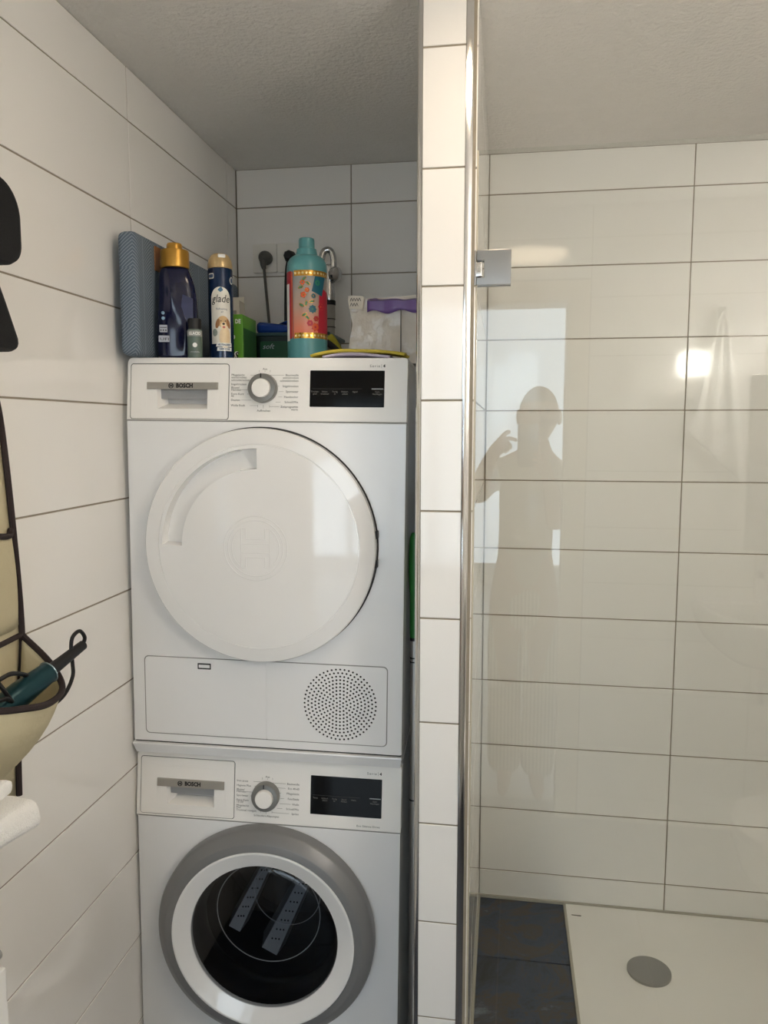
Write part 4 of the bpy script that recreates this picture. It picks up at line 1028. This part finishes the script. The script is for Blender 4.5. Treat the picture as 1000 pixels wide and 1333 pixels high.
# slim pocket higher up
def pocket(name, rim, bot, bulge=0.018, n=14):
    bm = bmesh.new(); r_ = catmull(rim, n); b_ = catmull(bot, n); rows = []
    for j in range(9):
        t = j/8; bul = math.sin(PI*t)*bulge
        rows.append([r_[i].lerp(b_[i], t)+Vector((bul*(0.3 if i in (0, len(r_)-1) else 1), 0, 0)) for i in range(len(r_))])
    grid_surf(bm, rows); o = obj(name, bm, beige, og); o.modifiers.new('t', 'SOLIDIFY').thickness = 0.0025
    bm = bmesh.new(); tube(bm, rim, 0.0052, 8); obj('binding', bm, brown, o)
pocket('pocket', [(0.021, 1.122, 0.478), (0.026, 1.110, 0.470), (0.034, 1.07, 0.474), (0.038, 1.02, 0.480), (0.034, 0.955, 0.480), (0.021, 0.92, 0.485)],
       [(0.021, 1.130, 0.32), (0.022, 1.115, 0.315), (0.025, 1.07, 0.315), (0.026, 1.02, 0.315), (0.025, 0.955, 0.315), (0.021, 0.92, 0.32)], 0.004)
pocket('pocket', [(0.022, 1.137, 0.300), (0.075, 1.125, 0.262), (0.120, 1.088, 0.235), (0.138, 1.03, 0.232), (0.138, 0.97, 0.244), (0.10, 0.925, 0.258), (0.022, 0.918, 0.300)],
       [(0.022, 1.095, 0.135), (0.028, 1.075, 0.118), (0.036, 1.05, 0.105), (0.043, 1.02, 0.098), (0.045, 0.98, 0.098), (0.036, 0.945, 0.105), (0.022, 0.925, 0.12)])
bm = bmesh.new(); tube(bm, [(0.021, 0.918, 0.302), (0.021, 1.02, 0.298), (0.021, 1.137, 0.302)], 0.0048, 8); obj('binding', bm, brown, og)
# hook holding it
hk = thing('wall_hook', 'small chrome wall hook holding the beige organizer', 'hook', (0.0, 1.02, 1.52), group='chrome wall hooks')
bm = bmesh.new(); tube(bm, [(0.001, 0, 0.02), (0.02, 0, 0.016), (0.028, 0, 0.0), (0.024, 0, -0.012), (0.012, 0, -0.016)], 0.004, 10); obj('hook_arm', bm, M['chrome'], hk)
obj('hook_plate', box(0.0, 0.004, -0.014, 0.014, 0.004, 0.044, bev=0.001), M['chrome'], hk)
# styling iron in the pocket
hi_ = thing('hair_styler', 'dark teal hair styling iron with black cord in the organizer pocket', 'hair styler', (0.10, 0.94, 1.005))
ax0, ax1, ax2 = Vector((-0.012, 0.005, 0.026)), Vector((0.012, 0.125, 0.060)), Vector((0.018, 0.215, 0.078))
tealm = mat('teal_metallic', rgb(30, 66, 74), 0.28, 0.5, noise=0.1)
bm = bmesh.new(); tube(bm, [ax0, ax0.lerp(ax1, 0.5), ax1], lambda t: 0.020-0.0035*abs(2*t-1), 20); obj('handle', bm, tealm, hi_)
bm = bmesh.new(); tube(bm, [ax1-(ax1-ax0).normalized()*0.004, ax1.lerp(ax2, 0.15), ax2], lambda t: 0.0125-0.0045*t, 16); sl = obj('cord_sleeve', bm, M['blackmatt'], hi_)
dd = (ax1-ax0).normalized()
bm = bmesh.new(); torus(bm, 0.0168, 0.0012, Matrix.Translation(ax1) @ dd.to_track_quat('Z', 'Y').to_matrix().to_4x4(), 40, 8); obj('trim_ring', bm, mat('pale_ring', rgb(150, 170, 178), 0.2, 0.6), hi_)
bm = bmesh.new(); tube(bm, [ax2, ax2+Vector((0.001, 0.005, 0.012)), ax2+Vector((0.0, -0.008, 0.026)), ax2+Vector((-0.002, -0.026, 0.020)), ax2+Vector((-0.003, -0.030, 0.0)), ax2+Vector((-0.004, -0.026, -0.024)), ax2+Vector((-0.004, -0.028, -0.046)), ax2+Vector((-0.008, -0.05, -0.070)), ax2+Vector((-0.02, -0.09, -0.085))], 0.0032, 8); obj('cord', bm, M['blackmatt'], hi_)
bm = bmesh.new(); tube(bm, [(-0.02, 0.005, 0.065), (0.0, 0.025, 0.080), (0.006, 0.05, 0.082), (0.0, 0.095, 0.060), (-0.01, 0.10, 0.03)], 0.0034, 8); obj('cord', bm, M['blackmatt'], hi_)
bm = bmesh.new(); tube(bm, [(-0.02, 0.0, 0.108), (0.0, 0.015, 0.085), (0.008, 0.035, 0.050), (0.0, 0.06, 0.02)], 0.0032, 8); obj('cord', bm, M['blackmatt'], hi_)
bm = bmesh.new(); tube(bm, [(-0.02, 0.0, 0.038), (0.01, 0.010, 0.056), (0.012, 0.03, 0.050), (0.0, 0.06, 0.025)], 0.0032, 8); obj('cord', bm, M['blackmatt'], hi_)
# black mesh bag
mb = thing('mesh_bag', 'black mesh bag hanging on the tiled wall above the organizer', 'bag', (0.005, 0.98, 1.55))
bmm = mat('black_mesh_fabric', rgb(11, 12, 16), 0.8, noise=0.5, nscale=400, bump=1.0, bscale=700)
def lump(pts, th, x0):
    loops = [pts]
    me = plate(loops, -th, 0.0, bev=min(0.012, th*0.4))
    me.transform(Matrix(((0, -1, 0, x0), (1, 0, 0, 0), (0, 0, 1, 0), (0, 0, 0, 1)))); return me
obj('pouch', lump(rrect(-0.16, 0.147, 0.135, 0.262, (0.035, 0.055, 0.05, 0.03), 10), 0.06, 0.002), bmm, mb)
obj('flap', lump([(-0.12, 0.012), (0.132, 0.008), (0.140, 0.0095), (0.146, 0.014), (0.1495, 0.021), (0.1490, 0.030), (0.124, 0.080), (0.098, 0.128), (0.05, 0.140), (-0.12, 0.14)], 0.045, 0.002), bmm, mb)
hk2 = thing('wall_hook', 'small chrome wall hook holding the black mesh bag', 'hook', (0.0, 0.93, 1.815), group='chrome wall hooks')
bm = bmesh.new(); tube(bm, [(0.001, 0, 0.02), (0.02, 0, 0.016), (0.028, 0, 0.0), (0.024, 0, -0.012), (0.012, 0, -0.016)], 0.004, 10); obj('hook_arm', bm, M['chrome'], hk2)
obj('hook_plate', box(0.0, 0.004, -0.014, 0.014, 0.004, 0.044, bev=0.001), M['chrome'], hk2)
# white cabinet with bar handle, shelf and towel
cbn = thing('side_cabinet', 'white floor cabinet with metal bar handle below the towel', 'cabinet', (0.0, 0.35, 0.0))
obj('carcass', box(0.0, 0.195, 0.0, 0.446, 0.0, 0.79, bev=0.002), M['white'], cbn)
d_ = obj('cabinet_door', box(0.197, 0.214, 0.002, 0.443, 0.004, 0.788, bev=0.002), M['white'], cbn)
bm = bmesh.new(); tube(bm, [(0.205, 0.30, 0.806), (0.205, 0.38, 0.806), (0.205, 0.440, 0.806)], 0.0075, 16); obj('bar_handle', bm, M['steel'], d_)
bm = bmesh.new()
for yy in (0.31, 0.41): tube(bm, [(0.205, yy, 0.785), (0.205, yy, 0.803)], 0.004, 10, 0)
obj('handle_post', bm, M['steel'], d_)
sh_ = thing('wall_shelf', 'white wall shelf under the folded white towel', 'shelf', (0.0, 0.30, 0.908))
obj('board', box(0.0, 0.21, 0.0, 0.43, 0.0, 0.02, bev=0.002), M['white'], sh_)
for yy in (0.08, 0.36): obj('bracket', box(0.0, 0.12, yy, yy+0.02, -0.06, 0.0, bev=0.002), M['white'], sh_)
ft = thing('hand_towel', 'white terry towel folded on the wall shelf', 'towel', (0.065, 0.42, 0.929))
def soft(bm, amp, sc, seed):
    for v_ in bm.verts:
        p = v_.co*sc+Vector((seed, seed*2, 0)); v_.co += Vector((mnoise.noise(p), mnoise.noise(p+Vector((7, 3, 1))), mnoise.noise(p+Vector((1, 9, 4)))))*amp
    return bm
bm = bmesh.new(); bx(bm, 0.0, 0.13, 0.0, 0.490, 0.0, 0.036, bev=0.012, seg=3); bmesh.ops.subdivide_edges(bm, edges=bm.edges[:], cuts=3, use_grid_fill=True)
soft(bm, 0.010, 14, 1)
for v_ in bm.verts:
    if v_.co.y > 0.34: v_.co.z -= (v_.co.y-0.34)**1.5*0.40
obj('lower_fold', bm, M['towel'], ft)
bm = bmesh.new(); bx(bm, 0.005, 0.115, 0.0, 0.455, 0.034, 0.060, bev=0.010, seg=3); bmesh.ops.subdivide_edges(bm, edges=bm.edges[:], cuts=3, use_grid_fill=True)
soft(bm, 0.009, 14, 4); obj('upper_fold', bm, M['towel'], ft)

# ------------------------------------------------------------------ rear of the room, seen in the shower glass
wbn = thing('wash_basin', 'white ceramic wash basin on the rear wall, mirrored in the glass', 'basin', (1.64, 0.022, 0.66))
bm = bmesh.new(); rows = []
for (s, z) in ((0.30, 0.0), (0.55, 0.012), (0.80, 0.06), (0.94, 0.12), (1.0, 0.165), (1.0, 0.190), (0.97, 0.195), (0.90, 0.192), (0.84, 0.16), (0.68, 0.10), (0.40, 0.075), (0.05, 0.070)):
    row = []
    for k in range(49):
        a = PI*k/48; rx, ry = 0.205*s, 0.44*s
        row.append((rx*math.copysign(abs(math.cos(a))**0.75, math.cos(a)), 0.004+ry*abs(math.sin(a))**0.75, z))
    rows.append(row)
grid_surf(bm, rows); obj('bowl', bm, M['ceramic'], wbn)
obj('back_ledge', box(-0.205, 0.205, 0.002, 0.10, 0.15, 0.195, bev=0.008), M['ceramic'], wbn)
bm = bmesh.new(); lathe(bm, [(0.022, 0.195), (0.022, 0.20), (0.017, 0.205), (0.017, 0.30), (0.0, 0.305)], 24, Matrix.Translation((0, 0.06, 0))); tube(bm, [(0, 0.06, 0.27), (0, 0.12, 0.275), (0, 0.18, 0.262)], 0.011, 14); obj('mixer_tap', bm, M['chrome'], wbn)
bm = bmesh.new(); tube(bm, [(0, 0.16, 0.02), (0, 0.16, -0.10), (0, 0.10, -0.14), (0, 0.0, -0.14)], 0.018, 14); obj('waste_pipe', bm, M['chrome'], wbn)
mr = thing('wall_mirror', 'frameless rectangular mirror above the wash basin', 'mirror', (1.60, 0.021, 1.02))
obj('mirror_glass', box(0.0, 0.235, 0.0, 0.006, 0.0, 0.60, bev=0.001), mat('mirror_silver', (0.9, 0.9, 0.9, 1), 0.02, 1.0), mr)
lp = thing('wall_lamp', 'warm cube-shaped wall lamp on the right wall beside the basin mirror', 'lamp', (1.85, 0.30, 1.762), (0, 0, PI/2))
bm = bmesh.new(); lathe(bm, [(0.05, 0.0), (0.05, -0.012), (0.02, -0.018), (0.02, -0.040), (0, -0.040)], 32, FRONT); obj('wall_mount', bm, M['chrome'], lp)
obj('lamp_shade', box(-0.062, 0.062, 0.032, 0.160, -0.055, 0.062, bev=0.014, seg=3), M['lampglow'], lp)
cl = thing('ceiling_lamp', 'round flush warm ceiling lamp between the doorway and the shower', 'lamp', (0.895, 1.03, CEIL))
bm = bmesh.new(); lathe(bm, [(0.172, -0.0005), (0.174, -0.012), (0.168, -0.018), (0.160, -0.018)], 64, cap=False); obj('lamp_rim', bm, M['white'], cl)
bm = bmesh.new(); lathe(bm, [(0.166, -0.017), (0.160, -0.026), (0.12, -0.034), (0.06, -0.037), (0.0, -0.038)], 64, cap=False); obj('diffuser', bm, M['ceilglow'], cl)
tl = thing('bath_towel', 'white towel hanging from a hook on the rear wall, mirrored in the glass', 'towel', (1.495, 0.022, 1.24))
bm = bmesh.new(); rows = []
for j in range(25):
    t = j/24; z = 0.565*(1-t)
    wl_, wr_ = 0.012+0.10*t**0.8, 0.012+0.085*t**0.7
    row = []
    for i in range(41):
        s = i/40; x = -wl_+(wl_+wr_)*s
        dz = -max(0, 0.0)+(0.20*(1-s)*max(0, t-0.55)/0.45)
        y = 0.018+(0.010+0.014*t)*(math.sin(s*PI*5+1.1)*0.5+0.5)+0.004*math.sin(s*17+t*6)
        row.append((x, y, z+dz))
    rows.append(row)
grid_surf(bm, rows); o = obj('cloth', bm, M['towel'], tl); o.modifiers.new('t', 'SOLIDIFY').thickness = 0.005
bm = bmesh.new(); tube(bm, [(-0.012, 0.024, 0.555), (0.0, 0.024, 0.585), (0.012, 0.024, 0.555)], 0.004, 8); obj('hanging_loop', bm, M['towel'], tl)
hk3 = thing('wall_hook', 'small chrome wall hook holding the hanging white towel', 'hook', (1.495, 0.0205, 1.80), group='chrome wall hooks')
bm = bmesh.new(); tube(bm, [(0, 0.002, 0.03), (0, 0.02, 0.026), (0, 0.034, 0.030), (0, 0.040, 0.042)], 0.004, 10); obj('hook_arm', bm, M['chrome'], hk3)
obj('hook_plate', box(-0.014, 0.014, 0.0, 0.004, 0.006, 0.046, bev=0.001), M['chrome'], hk3)
to = thing('toilet', 'white wall-hung toilet on the right wall, mirrored in the glass', 'toilet', (1.85, 0.80, 0.0))
bm = bmesh.new(); rows = []
for (s, z, off) in ((0.45, 0.07, 0.12), (0.62, 0.10, 0.07), (0.82, 0.20, 0.03), (0.95, 0.30, 0.0), (1.0, 0.37, 0.0), (1.0, 0.395, 0.0), (0.97, 0.40, 0.0), (0.0, 0.40, 0.2)):
    row = []
    for k in range(41):
        a = -PI/2+PI*k/40
        x = -0.001-(0.45-off)*s*abs(math.cos(a))**0.7 if s > 0 else -0.25
        y = 0.18*s*math.copysign(abs(math.sin(a))**0.8, math.sin(a))
        row.append((x, y, z))
    rows.append(row)
grid_surf(bm, rows); obj('bowl', bm, M['ceramic'], to)
bm = bmesh.new(); pts = [(-0.08, -0.175)] + [(-0.25-0.205*math.cos(a), 0.18*math.sin(a)) for a in [(-PI/2+PI*k/24) for k in range(25)]] + [(-0.08, 0.175)]
lo = [bm.verts.new((x, y, 0.402)) for x, y in pts]; hi = [bm.verts.new((x, y, 0.425)) for x, y in pts]
for k in range(len(pts)): bm.faces.new((lo[k], lo[(k+1) % len(pts)], hi[(k+1) % len(pts)], hi[k]))
bm.faces.new(lo); bm.faces.new(hi); obj('lid', bm, M['gloss'], to)

# ------------------------------------------------------------------ the person taking the picture, standing in the doorway
pe = thing('person', 'person in pale T-shirt and striped trousers holding up a phone, mirrored in the glass', 'person', (0.88, -0.20, 0.0))
def skin_mesh(name, verts, edges, radii, sub=2, root=0):
    me = bpy.data.meshes.new(name); me.from_pydata([Vector(v)-Vector((0.88, -0.20, 0)) for v in verts], edges, [])
    o = bpy.data.objects.new(name, me); C.objects.link(o)
    md = o.modifiers.new('skin', 'SKIN'); md.use_smooth_shade = True
    for i, r in enumerate(radii):
        sv = me.skin_vertices[0].data[i]; sv.radius = r if isinstance(r, tuple) else (r, r); sv.use_root = (i == root)
    s_ = o.modifiers.new('sub', 'SUBSURF'); s_.levels = sub; s_.render_levels = sub
    dg = bpy.context.evaluated_depsgraph_get(); dg.update()
    out = bpy.data.meshes.new_from_object(o.evaluated_get(dg)); bpy.data.objects.remove(o)
    return out
skinm = mat('skin', rgb(186, 140, 112), 0.5, noise=0.06)
V, E_, Rr = [], [], []
def J(p, r, parent=None):
    V.append(p); Rr.append(r); i = len(V)-1
    if parent is not None: E_.append((parent, i))
    return i
pel = J((0.86, -0.235, 0.84), (0.110, 0.088))
wai = J((0.862, -0.245, 1.00), (0.098, 0.080), pel); che = J((0.868, -0.255, 1.18), (0.110, 0.085), wai); upc = J((0.880, -0.262, 1.285), (0.085, 0.068), che)
nk = J((0.90, -0.258, 1.355), 0.050, upc); hb = J((0.905, -0.245, 1.42), 0.052, nk)
for sx, knee_y, ay in ((-1, -0.20, -0.23), (1, -0.205, -0.215)):
    hp = J((0.86+sx*0.065, -0.235, 0.78), 0.080, pel); th = J((0.86+sx*0.068, -0.225, 0.62), 0.072, hp); kn = J((0.86+sx*0.065, knee_y, 0.45), 0.052, th)
    cf = J((0.86+sx*0.063, ay-0.012, 0.30), 0.048, kn); an = J((0.86+sx*0.06, ay, 0.075), 0.036, cf)
    ft_ = J((0.86+sx*0.065, ay+0.06, 0.036), (0.034, 0.030), an); J((0.86+sx*0.07, ay+0.135, 0.024), (0.034, 0.020), ft_)
def finger(root, pts, r=0.0085):
    p = root
    for k, q_ in enumerate(pts): p = J(q_, r*(1-0.09*k), p)
# right arm: elbow low, hand round the phone's outer edge
s1 = J((0.982, -0.262, 1.275), 0.050, upc); e1 = J((0.975, -0.175, 1.060), 0.038, s1); f1 = J((0.960, -0.11, 1.165), 0.036, e1); w1_ = J((0.938, -0.055, 1.262), 0.026, f1)
h1 = J((0.915, -0.030, 1.310), (0.022, 0.036), w1_)
finger(h1, [(0.908, -0.010, 1.335), (0.895, -0.002, 1.345), (0.880, -0.0005, 1.348)]); finger(h1, [(0.910, -0.008, 1.318), (0.896, -0.001, 1.326), (0.878, 0.0005, 1.328)])
finger(h1, [(0.911, -0.009, 1.300), (0.897, -0.001, 1.307), (0.881, 0.0, 1.309)]); finger(h1, [(0.910, -0.012, 1.284), (0.898, -0.003, 1.289), (0.885, -0.001, 1.291)], 0.0075)
finger(h1, [(0.918, -0.038, 1.345), (0.914, -0.034, 1.372), (0.905, -0.030, 1.390)], 0.010)
# left arm: raised, index finger at the phone's screen
s2 = J((0.758, -0.262, 1.275), 0.050, upc); e2 = J((0.665, -0.185, 1.165), 0.042, s2); f2 = J((0.700, -0.125, 1.265), 0.036, e2); w2_ = J((0.735, -0.080, 1.345), 0.026, f2)
h2 = J((0.765, -0.058, 1.385), (0.022, 0.034), w2_)
finger(h2, [(0.790, -0.050, 1.402), (0.808, -0.044, 1.402), (0.822, -0.034, 1.394)]); finger(h2, [(0.788, -0.055, 1.388), (0.800, -0.055, 1.376), (0.796, -0.058, 1.362)])
finger(h2, [(0.782, -0.058, 1.376), (0.792, -0.060, 1.364), (0.788, -0.064, 1.352)]); finger(h2, [(0.774, -0.062, 1.368), (0.783, -0.066, 1.357), (0.780, -0.070, 1.347)], 0.0075)
finger(h2, [(0.770, -0.066, 1.410), (0.786, -0.066, 1.426), (0.800, -0.060, 1.428)], 0.010)
bmesh_body = skin_mesh('body', V, E_, Rr)
# head joined into the same mesh
bm = bmesh.new(); bm.from_mesh(bmesh_body)
hb_ = bmesh.new(); bmesh.ops.create_uvsphere(hb_, u_segments=32, v_segments=24, radius=1.0)
for v_ in hb_.verts:
    x, y, z = v_.co
    jaw = 1.0 if z > -0.1 else 1.0-0.34*((-0.1-z)/0.9)
    fx = x*0.076*jaw; fy = y*0.098*(jaw*0.9+0.1); fz = z*0.112
    if y > 0.55:
        fy += 0.020*math.exp(-((x/0.17)**2+((z+0.08)/0.20)**2))       # nose
        fy -= 0.010*math.exp(-(((abs(x)-0.36)/0.18)**2+((z-0.08)/0.12)**2))    # eye sockets
        fy += 0.007*math.exp(-((x/0.30)**2+((z+0.50)/0.10)**2))       # lips
        fy += 0.008*math.exp(-((x/0.25)**2+((z+0.85)/0.16)**2))       # chin
    v_.co = (fx, fy, fz)
for sx in (-1, 1):
    bmesh.ops.create_uvsphere(hb_, u_segments=14, v_segments=10, radius=1.0, matrix=Matrix.Translation((sx*0.077, -0.006, -0.004)) @ Matrix.Rotation(sx*0.35, 4, 'Z') @ Matrix.Diagonal((0.010, 0.020, 0.031, 1)))
hm = Matrix.Translation((0.905-0.88, -0.245+0.20, 1.488)) @ Matrix.Rotation(0.10, 4, 'X')
bmesh.ops.transform(hb_, matrix=hm, verts=hb_.verts)
tmp = bpy.data.meshes.new('h'); hb_.to_mesh(tmp); hb_.free(); bm.from_mesh(tmp)
obj('body', bm, skinm, pe)
bm = bmesh.new(); bmesh.ops.create_uvsphere(bm, u_segments=32, v_segments=24, radius=1.0)
bmesh.ops.delete(bm, geom=[v_ for v_ in bm.verts if v_.co.z < (0.30 if v_.co.y > 0.35 else (-0.35 if v_.co.y < -0.2 else 0.1))], context='VERTS')
for v_ in bm.verts: v_.co = (v_.co.x*0.0772, v_.co.y*0.0995, v_.co.z*0.1140)
bmesh.ops.transform(bm, matrix=hm, verts=bm.verts); obj('hair', bm, mat('short_dark_hair', rgb(70, 56, 46), 0.8, noise=0.4, nscale=300), pe)
for sx in (-1, 1):
    bm = bmesh.new(); bmesh.ops.create_uvsphere(bm, u_segments=12, v_segments=8, radius=0.0105, matrix=hm @ Matrix.Translation((sx*0.028, 0.078, 0.009))); obj('eye', bm, M['inkblack'], pe)
V, E_, Rr = [], [], []
a_ = J((0.858, -0.237, 0.77), (0.118, 0.105)); b_ = J((0.860, -0.243, 0.92), (0.116, 0.100), a_); c_ = J((0.863, -0.248, 1.05), (0.114, 0.098), b_); d2 = J((0.868, -0.256, 1.18), (0.122, 0.100), c_); u2 = J((0.880, -0.262, 1.285), (0.095, 0.082), d2); J((0.890, -0.260, 1.325), 0.062, u2)
s_ = J((0.980, -0.262, 1.270), 0.062, u2); J((0.980, -0.215, 1.150), 0.056, s_)
s_ = J((0.757, -0.262, 1.270), 0.062, u2); J((0.705, -0.215, 1.205), 0.056, s_)
obj('t_shirt', skin_mesh('t_shirt', V, E_, Rr), mat('pale_cotton', rgb(186, 178, 164), 0.9, noise=0.05, bump=0.3, bscale=20, bdist=0.01), pe)
def striped():
    m = bpy.data.materials.new('striped_linen'); m.use_nodes = True; nt = m.node_tree; b = nt.nodes['Principled BSDF']; b.inputs['Roughness'].default_value = 0.9
    tc = nt.nodes.new('ShaderNodeTexCoord'); w = nt.nodes.new('ShaderNodeTexWave'); w.inputs['Scale'].default_value = 22; w.inputs['Distortion'].default_value = 0.4
    nt.links.new(tc.outputs['Object'], w.inputs['Vector']); r = nt.nodes.new('ShaderNodeValToRGB'); e = r.color_ramp.elements
    e[0].position = 0.30; e[0].color = rgb(150, 146, 138); e[1].position = 0.42; e[1].color = rgb(222, 218, 208)
    nt.links.new(w.outputs['Fac'], r.inputs[0]); nt.links.new(r.outputs[0], b.inputs['Base Color']); return m
V, E_, Rr = [], [], []
a_ = J((0.86, -0.237, 0.86), (0.108, 0.095)); p_ = J((0.86, -0.237, 0.80), (0.114, 0.100), a_)
for sx, ay in ((-1, -0.23), (1, -0.215)):
    k1 = J((0.86+sx*0.065, -0.233, 0.70), (0.072, 0.085), p_); k2 = J((0.86+sx*0.070, -0.215, 0.46), (0.062, 0.072), k1); J((0.86+sx*0.065, ay+0.005, 0.035), (0.062, 0.074), k2)
obj('trousers', skin_mesh('trousers', V, E_, Rr), striped(), pe)
ph = thing('smartphone', 'dark smartphone held upright by the person, mirrored in the glass', 'phone', (0.862, -0.014, 1.30))
bm = bmesh.new(); me = plate([rrect(-0.037, 0.037, 0.0, 0.155, 0.012)], -0.004, 0.004, bev=0.001)
obj('phone_body', me, mat('dark_phone_glass', rgb(40, 40, 44), 0.2, noise=0.05), ph)
bm = bmesh.new()
for z in (0.140, 0.122): lathe(bm, [(0.0065, 0), (0.0065, 0.0016), (0.0, 0.0018)], 20, Matrix.Translation((-0.022, 0.004, z)) @ Matrix.Rotation(-PI/2, 4, 'X'))
obj('lens', bm, M['black'], ph)
